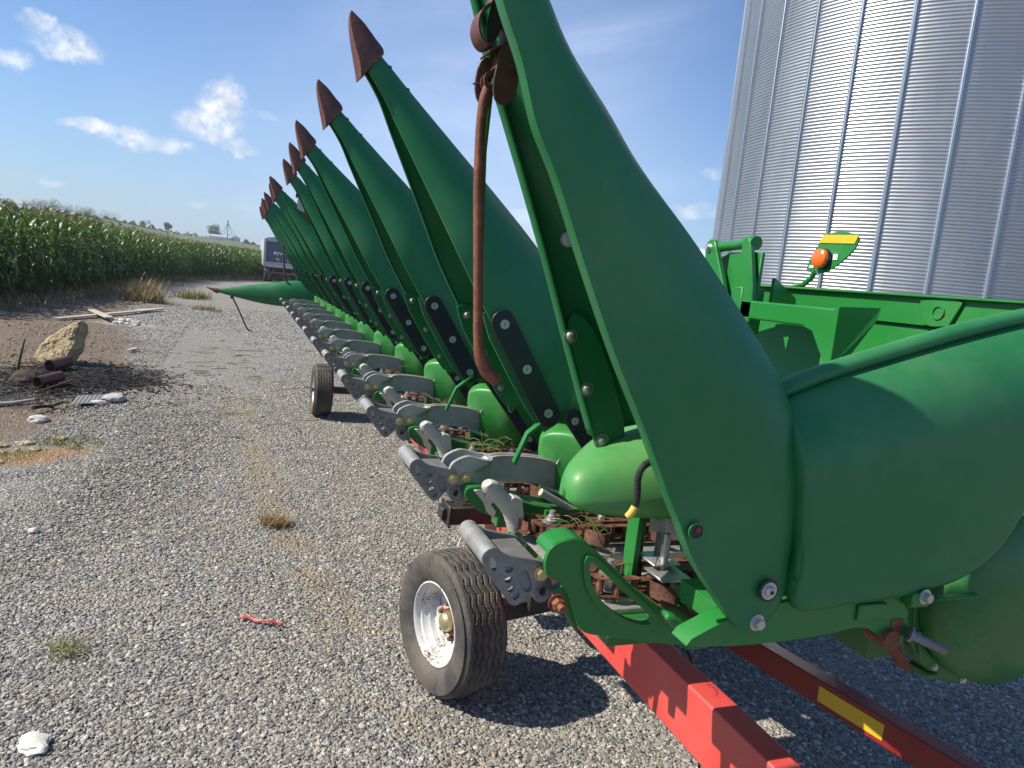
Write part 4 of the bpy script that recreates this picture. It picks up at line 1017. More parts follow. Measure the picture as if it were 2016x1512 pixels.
def make_row(y0, first=False):
    """everything between two dividers; y0 = centre of the near divider"""
    parts = []
    b = HB()
    for ya, yb in ((.10, .155), (.235, .27), (.49, .525), (.605, .66)): b.box(.79, 1.66, y0+ya, y0+yb, .925, .985)
    b.box(1.5, 1.66, y0+.05, y0+.71, .86, 1.10); b.box(1.0, 1.06, y0+.1, y0+.27, .90, .925); b.box(1.0, 1.06, y0+.49, y0+.66, .90, .925)
    b.loft([[(x, y0+.30, z), (x, y0+.46, z)] for x, z in ((1.62, 1.25), (1.5, 1.08), (1.3, 1.02))], closed=False)
    parts.append(b.part('row_frame', GREENF, bevel=.003))
    b = HB()
    b.plate([(.775, .985), (.82, .975), (1.5, .985), (1.5, .998), (.80, .998)], y0+.13, y0+.32); b.plate([(.775, .985), (.82, .975), (1.5, .985), (1.5, .998), (.80, .998)], y0+.44, y0+.63)
    parts.append(b.part('stripper_plate', ZINC, bevel=.002))
    for yc in (.205, .555):
        b = HB(); chain_mesh(b, y0+yc, .835, 1.42, .046, 1.035, True, int(yc*100)); parts.append(b.part('gathering_chain', CHAIN, smooth=30))
        b = HB(); b.cyl((.835, y0+yc, 1.0), (.835, y0+yc, 1.052), .026, 10); b.cyl((.835, y0+yc, 1.05), (.835, y0+yc, 1.085), .0085, 10); b.bolt((.835, y0+yc, 1.058), (0, 0, 1), .013, .011); parts.append(b.part('idler_bolt', ZINC)); b = HB()
        b.cyl((.99, y0+yc, 1.0), (.99, y0+yc, 1.075), .008, 10); b.bolt((.99, y0+yc, 1.055), (0, 0, 1), .012, .010); parts.append(b.part('idler_bolt', ZINC))
        b = HB(); b.box(.90, 1.38, y0+yc-.018, y0+yc+.018, 1.00, 1.02); b.box(.95, 1.15, y0+yc-.022, y0+yc+.022, 1.052, 1.058); parts.append(b.part('chain_guide', CHAIN))
    return parts
for prt in [make_row(rowy(0))]: base_parts = prt
for n_ in range(1, 12):
    for q in base_parts: copy_tree(q, HD, (0, PIT*n_, 0))
# dark green hull plate, pale lever and push rod seen below each silver arm
def make_side(ya):
    """ya = y of the near face of the arm of this row"""
    out = []
    b = HB(); o = chaikin([(.612, 1.122), (.606, 1.105), (.612, 1.088), (.635, 1.066), (.665, 1.048), (.70, 1.036), (.78, 1.016), (.875, .998), (1.0, .985), (1.2, .975), (1.45, .975), (1.45, 1.058), (1.0, 1.055), (.85, 1.060), (.72, 1.10), (.66, 1.125)], 1)
    b.plate(o, ya-.045, ya+.06); out.append(b.part('hull_plate', GREENF, bevel=.006, seg=2))
    b = HB(); rings = []     # pale ribbed cast lever
    for x, z, w_, h_ in resample([(.652, 1.150, .012, .010), (.662, 1.140, .020, .017), (.678, 1.125, .019, .017), (.696, 1.108, .019, .018), (.712, 1.092, .018, .019), (.726, 1.074, .017, .020), (.736, 1.050, .016, .019), (.742, 1.025, .013, .015), (.744, 1.012, .010, .012)], 40):
        rings.append([(x+math.cos(t)*w_*(1+.05*math.sin((x-z)*330)), ya-.088+math.copysign(abs(math.sin(t))**.7, math.sin(t))*.022, z+math.cos(t)*h_*.8+.0) for t in np.linspace(0, 2*math.pi, 14)[:-1]])
    b.loft(rings, cap0=True, cap1=True); b.plate([(.706, 1.098), (.728, 1.116), (.752, 1.108), (.762, 1.06), (.760, 1.030), (.738, 1.028), (.722, 1.06)], ya-.112, ya-.074)
    out.append(b.part('cast_lever', PALE, bevel=.004, seg=3, smooth=50))
    b = HB(); b.plate([(.628, 1.118), (.650, 1.120), (.70, 1.055), (.695, 1.035), (.672, 1.055), (.658, 1.085)], ya-.055, ya-.048); b.plate([(.66, 1.12), (.70, 1.12), (.70, 1.09), (.672, 1.075)], ya-.060, ya-.056); out.append(b.part('lever_bracket', ZINC, bevel=.001))
    b = HB(); b.box(.722, .742, ya-.10, ya-.078, .93, 1.012); b.box(.742, .766, ya-.096, ya-.082, .93, 1.025); out.append(b.part('lever_link', GREENM, bevel=.002))
    b = HB(); b.cyl((.84, ya-.03, 1.105), (.955, ya-.03, 1.045), .0115, 14); b.part('push_rod', PALE); 
    b = HB(); b.tube([(.95, ya-.03, 1.047), (.962, ya-.03, 1.041), (.985, ya-.02, 1.043), (1.0, ya-.02, 1.046)], .0075, 10); b.bolt((1.0, ya-.03, 1.046), (0, -1, 0), .011, .012); b.plate([(.992, 1.07), (1.03, 1.075), (1.04, 1.05), (1.025, 1.005), (.998, 1.03)], ya-.024, ya-.018); b.box(1.02, 1.07, ya-.02, ya-.014, .99, 1.055); b.box(1.02, 1.07, ya-.02, ya+.05, 1.049, 1.055); out.append(b.part('rod_end', ZINC, bevel=.001))
    b = HB(); b.cyl((.80, ya-.075, 1.03), (.845, ya-.075, 1.03), .007, 10); b.cyl((.845, ya-.08, 1.03), (.852, ya-.08, 1.03), .022, 14); b.box(.84, .852, ya-.085, ya-.07, 1.03, 1.065); b.cyl((.85, ya-.075, 1.03), (.90, ya-.07, 1.025), .010, 10); out.append(b.part('green_pin', GREENM))
    return out
s1 = make_side(ARMY)
for n_ in range(2, 12):
    for q in s1: copy_tree(q, HD, (0, PIT*(n_-1), 0))
# latch straps on the two nearest points
for y, dx in ((1.86, 0), (2.60, .0)):
    b = HB(); w_ = .020
    mid = [(.822, 1.338), (.800, 1.318), (.762, 1.285), (.745, 1.24), (.730, 1.200)]
    for s in (0,): b.loft([[(x-.004, y-.012, z+.003), (x+.004, y-.012, z-.003), (x+.010, y+.020, z-.003), (x+.002, y+.020, z+.003)] for x, z in mid], cap0=True, cap1=True)
    b.part('latch_strap', GREENM, bevel=.001)
# --- green arm of the outer (near) divider, with triangular opening
b = HB()
A0 = [(.575, 1.190), (.585, 1.205), (.603, 1.213), (.628, 1.218), (.652, 1.211), (.686, 1.187), (.740, 1.141), (.795, 1.095), (.856, 1.055), (.907, 1.020), (.945, .998), (1.00, .972), (.985, .962), (.90, .975), (.826, .988), (.772, .999), (.719, 1.009), (.680, 1.017), (.662, 1.030), (.648, 1.058), (.636, 1.090), (.620, 1.118), (.600, 1.134), (.580, 1.142), (.572, 1.165)]
hole = chaikin([(.664, 1.172), (.677, 1.168), (.698, 1.149), (.760, 1.097), (.818, 1.051), (.829, 1.041), (.822, 1.031), (.802, 1.032), (.767, 1.043), (.724, 1.069), (.692, 1.099), (.671, 1.134)], 1)
b.plate(chaikin(A0, 1), 1.236, 1.248, holes=[hole])
# raised rim round the opening and the folded top flange
rim = chaikin([(.650, 1.186), (.678, 1.182), (.706, 1.160), (.770, 1.106), (.836, 1.053), (.846, 1.038), (.832, 1.020), (.800, 1.020), (.760, 1.031), (.716, 1.056), (.680, 1.090), (.657, 1.132)], 1)
b.plate(rim, 1.228, 1.236, holes=[hole])
top = resample(A0[:12], 40)
b.loft([[(x, 1.238, z), (x, 1.300, z+.001), (x, 1.300, z-.006), (x, 1.248, z-.006)] for x, z in top[1:36]], cap0=True, cap1=True)
ga = b.part('end_support_arm', GREENM, bevel=.002, seg=2)
b = HB(); b.plate([(.60, 1.105), (.628, 1.12), (.650, 1.07), (.668, 1.03), (.66, 1.02), (.64, 1.05)], 1.248, 1.27); b.part('arm_gusset', GREENF, ga, bevel=.002)
b = HB(); b.cyl((.600, 1.236, 1.094), (.600, 1.19, 1.094), .008, 12); b.bolt((.600, 1.222, 1.094), (0, -1, 0), .013, .014); b.part('threaded_stud', RUST, ga)
# light sunlit foot casting and skid rail under the end
b = HB(); b.loft([[(x0, 1.13, z0), (x0*.6+x1*.4, 1.19, z0*.5+z1*.5+.008), (x1, 1.27, z1)] for (x0, z0), (x1, z1) in (((.793, 1.104), (.866, 1.047)), ((.812, 1.088), (.904, 1.046)), ((.840, 1.062), (.945, 1.028)), ((.903, 1.050), (.999, 1.010)), ((.935, 1.055), (1.03, .99)))], closed=False)
b.part('foot_casting', GREENM, solid=.014, bevel=.003)
b = HB()
b.plate(chaikin([(.74, 1.105), (.80, 1.098), (.875, 1.094), (.97, 1.095), (1.06, 1.100), (1.15, 1.112), (1.185, 1.098), (1.23, 1.070), (1.262, 1.062), (1.272, 1.09), (1.262, 1.150), (1.20, 1.182), (1.05, 1.172), (.95, 1.175), (.90, 1.155), (.84, 1.150)], 1), 1.012, 1.06)
b.box(.86, 1.30, 1.05, 1.20, 1.10, 1.14)
rl = b.part('base_rail', GREENM, bevel=.006, seg=2)
for c_, ax_ in (((.888, 1.0, 1.144), (0, -1, 0)), ((.879, 1.10, 1.086), (-.3, -.5, .8)), ((1.268, .985, 1.178), (0, -1, 0))):
    b = HB(); b.bolt(c_, ax_, .0105, .010); b.part('rail_bolt', ZINC, rl)
b = HB(); b.box(1.13, 1.20, 1.004, 1.012, 1.125, 1.16); b.box(1.24, 1.285, .985, 1.02, 1.155, 1.185); b.box(1.30, 1.42, .98, 1.0, 1.168, 1.174); b.part('mount_pad', GREENM, rl, bevel=.003)

# --- big folded end point (nearest the camera)
EN = [ # Fnear x,z | ridge x,z | y near, y ridge, y far | Ffar x,z
 (.110, 2.640, .150, 2.665, 1.100, 1.125, 1.16, .110, 2.645), (.145, 2.520, .200, 2.550, 1.07, 1.12, 1.18, .150, 2.545), (.200, 2.360, .265, 2.390, 1.025, 1.10, 1.23, .205, 2.43), (.245, 2.230, .310, 2.262, 1.000, 1.08, 1.26, .255, 2.315), (.275, 2.150, .350, 2.190, 1.000, 1.08, 1.27, .300, 2.240), (.308, 2.068, .396, 2.114, 1.000, 1.07, 1.285, .342, 2.150), (.344, 1.997, .440, 2.046, 1.0, 1.065, 1.295, .380, 2.060), (.374, 1.920, .510, 1.970, 1.0, 1.06, 1.30, .425, 1.965),
 (.417, 1.846, .580, 1.894, 1.0, 1.06, 1.30, .468, 1.870), (.476, 1.728, .702, 1.786, 1.0, 1.06, 1.30, .525, 1.740), (.542, 1.603, .835, 1.652, 1.0, 1.055, 1.30, .576, 1.615), (.612, 1.485, .912, 1.556, 1.0, 1.045, 1.30, .622, 1.505), (.671, 1.378, .952, 1.460, 1.0, 1.035, 1.30, .667, 1.400),
 (.700, 1.330, .974, 1.410, 1.0, 1.030, 1.30, .69, 1.345), (.727, 1.280, .981, 1.345, 1.0, 1.026, 1.30, .71, 1.30), (.764, 1.230, .975, 1.270, 1.0, 1.026, 1.30, .75, 1.24), (.810, 1.178, .962, 1.195, 1.0, 1.022, 1.30, .8, 1.19), (.842, 1.143, .938, 1.150, 1.0, 1.018, 1.3, .84, 1.15), (.862, 1.130, .897, 1.132, 1.0, 1.012, 1.3, .86, 1.134)]
b = HB(); rN = []; rF = []
for i_, (fx, fz, gx, gz_, yn, yr, yf, qx, qz) in enumerate(resample(EN, 108)):
    low = min(max((i_-56)/16, 0), 1)
    r = shell_ring((fx, fz), (gx, gz_), yn, yr, max(yf, yr+.004), (qx, qz), lip=min(.026, max(.010, (yf-yn)*.3)), k=16, e=3.6+low*4.5)
    rN.append(r[:19])
    if i_ <= 71: rF.append(r[18:])
b.loft(rN, closed=False); b.loft(rF, closed=False)
es = b.part('end_snout', GREEN, solid=.007, smooth=45); tag(es, 'large smooth outer point standing folded up nearest the viewer')
b = HB(); b.loft([[(.112, 1.095, 2.635), (.155, 1.105, 2.66), (.155, 1.15, 2.66), (.112, 1.165, 2.635)], [(.090, 1.108, 2.72), (.120, 1.115, 2.74), (.120, 1.14, 2.74), (.090, 1.15, 2.72)], [(.080, 1.125, 2.80), (.086, 1.126, 2.805), (.086, 1.13, 2.805), (.080, 1.132, 2.80)]], cap0=True, cap1=True); b.part('snout_tip', TIP, es, smooth=30)
b = HB(); b.ring((.896, .992, 1.207), (0, -1, 0), .006, .0160, .003, 32); b.tube([(.896, .992, 1.207), (.896, .985, 1.207), (.896, .982, 1.207)], [.0105, .0100, .0075], 22); b.mi = 1; b.cyl((.896, .9825, 1.207), (.896, .9812, 1.207), .0042, 6); b.part('cap_bolt', [ZINC, BLACKP], es)
b = HB(); b.ring((.896, .993, 1.207), (0, -1, 0), .0160, .0205, .0026, 32); b.part('rubber_washer', BLACK, es)
b = HB(); b.cyl((.728, .994, 1.320), (.728, .9918, 1.320), .0125, 24); b.part('hole_shade_disc', BLACK, es); b = HB(); b.ring((.728, .993, 1.320), (0, -1, 0), .0125, .0155, .0022, 30); b.part('hole_rim', GREENM, es); b = HB(); b.cyl((.731, .992, 1.3225), (.731, .9905, 1.3225), .005, 12); b.part('hidden_bolt', RUST, es)  # no opening cut: a black disc paints the shade inside the access hole
# far-wall stiffener, its bolts and the pale knob
b = HB(); b.plate(chaikin([(.575, 1.625), (.60, 1.66), (.66, 1.60), (.75, 1.40), (.70, 1.37), (.665, 1.40)], 1), 1.276, 1.283); b.part('stiffener_plate', GREEN, es)
for x, z in ((.590, 1.607), (.637, 1.507), (.684, 1.405)):
    b = HB(); b.dome((x, 1.276, z), (0, -1, 0), .0105); b.part('carriage_bolt', DULLB, es)
b = HB(); b.tube([(.568, 1.290, 1.787), (.566, 1.278, 1.787), (.565, 1.274, 1.787)], [.015, .014, .008], 18); b.part('plastic_cap', PALE, es)
b = HB(); b.loft([[(.575+.04*t, 1.292-.03*math.sin(math.pi*t), 1.80-.02*t), (.62+.04*t, 1.292-.02*math.sin(math.pi*t), 1.70-.02*t)] for t in np.linspace(0, 1, 8)], closed=False); b.part('inner_boss', GREEN, es, solid=.004, smooth=60)
# rod and linkage hanging from the end point
YR = 1.15
b = HB(); b.tube(chaikin([(.345, YR, 1.996), (.3365, YR, 1.965), (.341, YR, 1.86), (.350, YR, 1.77), (.361, YR, 1.66), (.3665, YR, 1.60), (.373, YR, 1.568), (.389, YR, 1.545), (.408, YR, 1.532)], 2, False), [.0080]*23+[.0085, .009, .0095, .0102, .0108, .0112, .0114, .0115, .0115, .0112, .0108, .0100, .0088], 14); rod = b.part('support_rod', RUST, smooth=60)
b = HB(); b.tube([(.350, YR+.004, 2.0), (.353, YR+.02, 1.90), (.366, YR+.02, 1.70)], .0045, 10); b.part('painted_rod', GREENM, rod)
def strap(b, pts, y0, y1, t=.0035):
    P = [Vector(q) for q in chaikin(pts, 2, False)]; rings = []
    for i, q in enumerate(P):
        d_ = (P[min(i+1, len(P)-1)]-P[max(i-1, 0)]).normalized(); n_ = Vector((-d_.y, d_.x))*t
        rings.append([(q.x, y0, q.y), (q.x, y1, q.y), (q.x+n_.x, y1, q.y+n_.y), (q.x+n_.x, y0, q.y+n_.y)])
    b.loft(rings, cap0=True, cap1=True)
b = HB()
strap(b, [(.338, 2.16), (.338, 2.115), (.318, 2.10), (.312, 2.075), (.320, 2.055), (.334, 2.046), (.346, 2.055)], 1.13, 1.175)
b.part('link_strap', TIP, rod, smooth=50)
b = HB(); b.plate([(.336, 2.17), (.348, 2.17), (.362, 2.10), (.352, 2.07), (.344, 2.055), (.336, 2.055), (.332, 2.08), (.338, 2.115)], 1.15, 1.154); b.part('link_plate', DARKST, rod)
b = HB(); b.ring((.378, 1.135, 2.088), (0, 1, 0), .004, .022, .035, 26); b.part('roller', DARKST, rod)
b = HB(); strap(b, [(.372, 2.118), (.356, 2.112), (.352, 2.09), (.360, 2.075), (.354, 2.055), (.348, 2.02)], 1.13, 1.16)
for y in (1.128, 1.168): b.plate(chaikin([(.354, 2.058), (.374, 2.064), (.383, 2.035), (.386, 1.992), (.374, 1.966), (.352, 1.966), (.344, 1.99), (.349, 2.03)] if y < 1.15 else [(.330, 2.03), (.345, 2.045), (.356, 2.03), (.352, 1.99), (.342, 1.97), (.333, 1.975), (.327, 1.995)], 1), y, y+.005)
strap(b, [(.335, 2.036), (.342, 2.044), (.352, 2.048), (.362, 2.055)], 1.128, 1.173)
b.part('clevis', TIP, rod, bevel=.001)
b = HB()
for y in (1.142, 1.158): b.ring((.350, y, 2.002), (0, 1, 0), .010, .016, .006, 22)
b.bolt((.371, 1.128, 2.022), (0, -1, 0), .005, .003); b.tube([(.332, 1.16, 1.998), (.322, 1.16, 1.996)], .0015, 6); b.part('clevis_rings', TIP, rod)

# --- rounded sunlit nose of the outer divider and its hose
b = HB(); rings = []
for x, hw, zt, zb, yc in resample([(.598, .008, 1.318, 1.300, 1.243), (.602, .026, 1.336, 1.293, 1.245), (.614, .046, 1.354, 1.288, 1.25), (.640, .070, 1.372, 1.284, 1.262), (.70, .108, 1.402, 1.281, 1.285), (.80, .155, 1.436, 1.280, 1.315), (.95, .20, 1.460, 1.28, 1.345), (1.25, .235, 1.475, 1.28, 1.37)], 44):
    ring = [(x+.012, yc-hw*.90, zb-.004)]
    for i in range(23):
        t = math.pi*i/22; cc_ = math.cos(t); ring.append((x, yc-hw*math.copysign(abs(cc_)**.78, cc_), zb+(zt-zb)*(.10+.90*math.sin(t)**.78)))
    ring.append((x+.012, yc+hw*.90, zb-.004)); rings.append(ring)
b.loft(rings, closed=False, cap0=True)
nose = b.part('end_nose', GREENH, solid=.005, smooth=60)
b = HB(); hp_ = chaikin([(.70, 1.065, 1.420), (.672, 1.055, 1.424), (.652, 1.05, 1.421), (.641, 1.048, 1.410), (.638, 1.05, 1.392), (.642, 1.05, 1.370), (.642, 1.05, 1.348), (.636, 1.05, 1.334), (.629, 1.055, 1.322)], 2, False)
P = [Vector(q) for q in hp_]; L = [0]
for a, c in zip(P, P[1:]): L.append(L[-1]+(c-a).length)
NP = 150; pth = []; rad = []
for i in range(NP):
    s = L[-1]*i/(NP-1); j = max(k for k in range(len(L)) if L[k] <= s+1e-9); j = min(j, len(P)-2); u = (s-L[j])/(L[j+1]-L[j]); pth.append(P[j].lerp(P[j+1], u)); rad.append(.0056+.0010*(1 if (i//2) % 2 else -1) if i < 128 else .0055)
b.tube(pth[:128], rad[:128], 12); hose = b.part('corrugated_hose', BLACK, nose, smooth=0)
b = HB(); b.tube(pth[124:146], .0068, 12); b.part('hose_tag', YTAG, nose)
# --- parts below the nose: green post, zinc angle brackets, height-sensor tube, spring
b = HB(); b.box(.893, .908, 1.44, 1.49, 1.03, 1.26); b.box(.908, .945, 1.485, 1.49, 1.03, 1.26); b.part('green_post', GREENM, bevel=.002)
b = HB(); b.plate([(.925, 1.150), (.925, 1.215), (.985, 1.215), (.985, 1.150)], 1.44, 1.444, holes=[circ(.948, 1.188, .009, n=16)])
b.plate([(.958, 1.110), (.958, 1.215), (1.03, 1.215), (1.03, 1.135), (.975, 1.135), (.975, 1.08), (.958, 1.08)], 1.42, 1.424, holes=[circ(.986, 1.175, .009, n=16)]); b.box(.958, .962, 1.424, 1.46, 1.08, 1.215)
b.part('angle_bracket', ZINC, bevel=.0015)
b = HB(); b.cyl((.950, 1.40, 1.076), (.950, 1.40, 1.160), .0085, 16); b.box(.915, .985, 1.385, 1.47, 1.086, 1.091) ; b.box(.905, .985, 1.33, 1.41, 1.072, 1.077); b.box(.981, .985, 1.33, 1.41, 1.01, 1.074); b.part('sensor_bracket', ZINC, bevel=.001)
b = HB(); hel = [(1.00+.0018*i/3, 1.36+.013*math.cos(i*.7), 1.070+.013*math.sin(i*.7)) for i in range(80)]; b.tube(hel, .0026, 6); b.cyl((.99, 1.36, 1.07), (1.07, 1.36, 1.07), .004, 8); b.part('coil_spring', CHAIN)
b = HB(); b.loft([[(.86, 1.262, 1.068), (.86, 1.268, 1.03)], [(.93, 1.25, 1.045), (.93, 1.256, 1.0)], [(.99, 1.24, 1.01), (.99, 1.246, .985)]], closed=False); b.part('rust_plate', RUST, solid=.004)
b = HB(); b.box(.92, 1.0, 1.32, 1.44, 1.00, 1.005); b.plate([(.915, 1.076), (.93, 1.076), (1.02, .985), (1.0, .985)], 1.30, 1.312); b.part('slide_plate', GREENM, bevel=.001)
r_ = random.Random(9)
b = HB(); b.mix = .5
for cx0, cy0, cz0, k in ((.90, 1.72, 1.06, 18), (.88, 2.55, 1.07, 26), (.85, 4.2, 1.1, 18), (.82, 5.1, 1.1, 26), (.80, 6.0, 1.15, 26), (.84, 6.8, 1.15, 14), (.95, 2.6, 1.07, 10), (.92, 3.4, 1.08, 12), (.9, 1.45, 1.07, 8)):
    for _ in range(k):
        a2 = r_.uniform(0, 6.28); el = r_.uniform(-.1, 1.1); p_ = Vector((cx0+r_.uniform(-.05, .05), cy0+r_.uniform(-.06, .06), cz0)); d2 = Vector((math.cos(a2), math.sin(a2), 0)); L_ = r_.uniform(.03, .15); pts_ = []
        for kk in range(5): pts_.append(tuple(p_)); p_ = p_+(d2*math.cos(el)+Vector((0, 0, math.sin(el))))*L_/4; el -= r_.uniform(.1, .8)
        b.mi = 1 if r_.random() < .45 else 0; b.tube(pts_, [.0016, .0014, .0012, .0010, .0005], 4)
trash = b.move(-HOFF*0); o = B.build(trash, 'crop_residue', [STRAW, GRASS], smooth=0); tag(o, 'dry grass stalks and straw caught between the silver arms of the header', 'straw', kind='stuff')

# --- end cover (big moulded fender), lip, gearcase
CT = [(.90, 1.528), (.96, 1.556), (1.06, 1.594), (1.18, 1.632), (1.31, 1.672), (1.44, 1.708), (1.56, 1.736), (1.72, 1.760), (1.95, 1.775)]
CBm = [(.955, 1.30), (.954, 1.215), (.962, 1.180), (.982, 1.160), (1.02, 1.157), (1.08, 1.163), (1.20, 1.171), (1.289, 1.184), (1.352, 1.197), (1.42, 1.229), (1.465, 1.275), (1.51, 1.35), (1.60, 1.43), (1.90, 1.45)]
b = HB(); NU = 90; tp = resample(CT, NU); bt = resample(CBm, NU); rings = []
for i in range(NU+1):
    tx, tz = tp[i]; bx_, bz = bt[i]; ring = []
    u = i/NU
    prof = [(-.004, .050), (0, .030), (.012, .010), (.035, .002), (.08, 0), (.3, 0), (.50, .0), (.62, .003), (.70, .010), (.78, .026), (.85, .050), (.91, .084), (.96, .125), (1.0, .175)]
    for v, yo in prof:
        crease = .012*math.exp(-((u-.095)/.025)**2)*max(0, 1-v*1.6); back = .055*max(0, 1-u/.07)**1.2
        ring.append((bx_+(tx-bx_)*v, .985+yo*.62+crease+back, bz+(tz-bz)*v))
    rings.append(ring)
b.loft(rings, closed=False); cv = b.part('end_cover', GREEN, solid=.006, smooth=60); tag(cv, 'big smooth moulded green end cover')
b = HB(); lip = resample(CT, 60); rings = []
for i, (x, z) in enumerate(lip):
    c = (x, 1.030, z+.012); q = []
    for t in np.linspace(0, 2*math.pi, 14)[:-1]: q.append((x, 1.092+.022*math.cos(t), z+.004+.017*math.sin(t)))
    rings.append(q)
b.loft(rings, cap0=True, cap1=True); b.part('cover_lip', GREEN, cv, smooth=60)
b = HB(); rings = []
for r_0, y in ((.175, 1.26), (.200, 1.22), (.208, 1.09), (.202, 1.055), (.175, 1.030), (.10, 1.012), (.0, 1.008)): rings.append([(1.630+r_0*math.cos(t), y, 1.118+r_0*math.sin(t)) for t in np.linspace(0, 2*math.pi, 48)[:-1]])
b.loft(rings); gc = b.part('gearcase', GREENF, smooth=50)
b = HB(); b.ring((1.630, 1.12, 1.118), (0, 1, 0), .20, .235, .016, 56); b.ring((1.630, 1.115, 1.118), (0, 1, 0), .208, .222, .03, 56); b.ring((1.630, 1.145, 1.118), (0, 1, 0), .20, .232, .010, 56); b.part('case_flange', GREENF, gc, bevel=.002)
b = HB(); b.plate([(1.44, 1.00), (1.455, .960), (1.49, .925), (1.54, .900), (1.60, .888), (1.70, .89), (1.70, .91), (1.53, .94)], 1.11, 1.16); b.box(1.475, 1.505, 1.10, 1.16, .915, .93); b.part('case_foot', GREENF, gc, bevel=.003)
for a in range(150, 320, 28):
    b = HB(); x = 1.630+.221*math.cos(R(a)); z = 1.118+.221*math.sin(R(a)); b.ring((x, 1.115, z), (0, -1, 0), .005, .009, .006, 14); b.cyl((x, 1.115, z), (x, 1.105, z), .006, 8); b.part('flange_bolt', ZINC, gc)
b = HB(); b.ring((1.262, 1.0, 1.095), (.8, -.5, -.3), .0065, .0090, .075, 20); b.ring((1.262, 1.0, 1.095), (.8, -.5, -.3), .006, .016, .006, 22); b.part('steel_pin', CAST)
b = HB(); b.cyl((1.222, 1.05, 1.082), (1.222, 1.0, 1.082), .020, 22); b.box(1.225, 1.255, 1.01, 1.05, 1.065, 1.12); b.part('rusty_socket', RUST)
b = HB(); b.loft([[(1.34, 1.12, 1.09), (1.34, 1.16, 1.09)], [(1.37, 1.12, 1.02), (1.37, 1.16, 1.02)], [(1.45, 1.12, .93), (1.45, 1.16, .93)]], closed=False); b.part('rusty_skid', RUST, solid=.01)
b = HB(); b.plate([(.98, 1.09), (1.50, 1.09), (1.60, 1.35), (1.60, 1.58), (1.3, 1.50), (1.08, 1.38)], 1.22, 1.235); b.box(1.1, 1.6, 1.1, 1.22, 1.15, 1.32); b.part('end_sheet', GREENM)

# --- trough, back sheet, tube, mast
Yend = rowy(12)-.1
b = HB(); prof = [(1.92, 1.70), (1.915, 1.60), (1.89, 1.45), (1.84, 1.30), (1.76, 1.18), (1.66, 1.10), (1.56, 1.06)]
b.loft([[(x, y, z) for x, z in chaikin(prof, 1, False)] for y in np.linspace(1.238, Yend, 30)], closed=False); b.part('trough_sheet', GREENM, solid=.005, smooth=50)
b = HB(); b.plate([(1.900, 1.692), (1.900, 1.783), (1.965, 1.783), (1.965, 1.692)], 1.18, Yend); b.box(1.880, 1.900, 1.18, Yend, 1.775, 1.783); b.part('back_beam', GREENM, bevel=.002)
b = HB(); b.plate([(1.52, 1.768), (1.55, 1.779), (1.60, 1.775), (1.66, 1.765), (1.64, 1.70), (1.60, 1.692), (1.55, 1.697)], 1.888, 1.8985, holes=[], plane='yz'); b.part('lift_eye_plate', GREENM, bevel=.002)
b = HB(); b.ring((1.887, 1.59, 1.735), (-1, 0, 0), .016, .021, .003, 24); b.part('lift_eye', GREENM)
b = HB(); b.dome((1.895, 1.48, 1.640), (-1, 0, 0), .009); b.part('sheet_stud', ZINC)
b = HB(); b.box(1.60, 1.665, 1.675, 2.13, 1.655, 1.716); tb = b.part('frame_tube', GREENM, bevel=.006, seg=3)
b = HB(); b.plate([(1.668, 1.72), (1.668, 1.55), (1.685, 1.545), (1.76, 1.645), (1.80, 1.655)], 1.598, 1.606, plane='yz') 
b.add([(1.600, 1.672, 1.722), (1.72, 1.64, 1.730), (1.71, 1.64, 1.69), (1.63, 1.665, 1.545), (1.600, 1.672, 1.545)], [(0, 1, 2, 3, 4)]); b.part('gusset', GREENM, tb, solid=.006, smooth=0)
b = HB(); b.box(1.595, 1.69, 2.11, 2.17, 1.60, 1.76); b.part('tube_collar', GREENM, tb, bevel=.004)
mast = None
b = HB(); lev = chaikin([(2.372, 1.885), (2.345, 1.925), (2.310, 1.920), (2.290, 1.880), (2.20, 1.72), (2.165, 1.62), (2.20, 1.60), (2.26, 1.64), (2.31, 1.78)], 1); b.plate(lev, 1.595, 1.615, plane='yz'); mast = b.part('hitch_plate', GREENM, bevel=.003)
b = HB(); b.plate(chaikin([(2.16, 1.90), (2.14, 1.932), (2.115, 1.92), (2.09, 1.84), (2.06, 1.74), (2.06, 1.62), (2.13, 1.62), (2.13, 1.76)], 1), 1.60, 1.62, plane='yz'); b.box(1.63, 1.645, 2.08, 2.26, 1.66, 1.88); b.part('hitch_plate', GREENM, mast, bevel=.003)
b = HB(); b.tube([(1.625, 2.345, 1.890), (1.625, 2.30, 1.900), (1.625, 2.20, 1.905), (1.625, 2.14, 1.912), (1.625, 2.11, 1.910)], [.022, .019, .016, .024, .024], 20); b.part('hitch_roller', GREENM, mast)
b = HB(); b.bolt((1.595, 2.335, 1.893), (-1, 0, 0), .011, .012); b.part('hitch_bolt', ZINC, mast)
b = HB(); b.add([(1.66, 2.30, 1.88), (1.66, 2.52, 1.80), (1.66, 2.60, 1.70), (1.66, 2.30, 1.66)], [(0, 1, 2, 3)]); b.add([(1.70, 2.08, 1.80), (1.86, 2.15, 1.74), (1.86, 2.15, 1.70), (1.70, 2.08, 1.66)], [(0, 1, 2, 3)]); b.part('hitch_web', GREENM, mast, solid=.012, smooth=0)
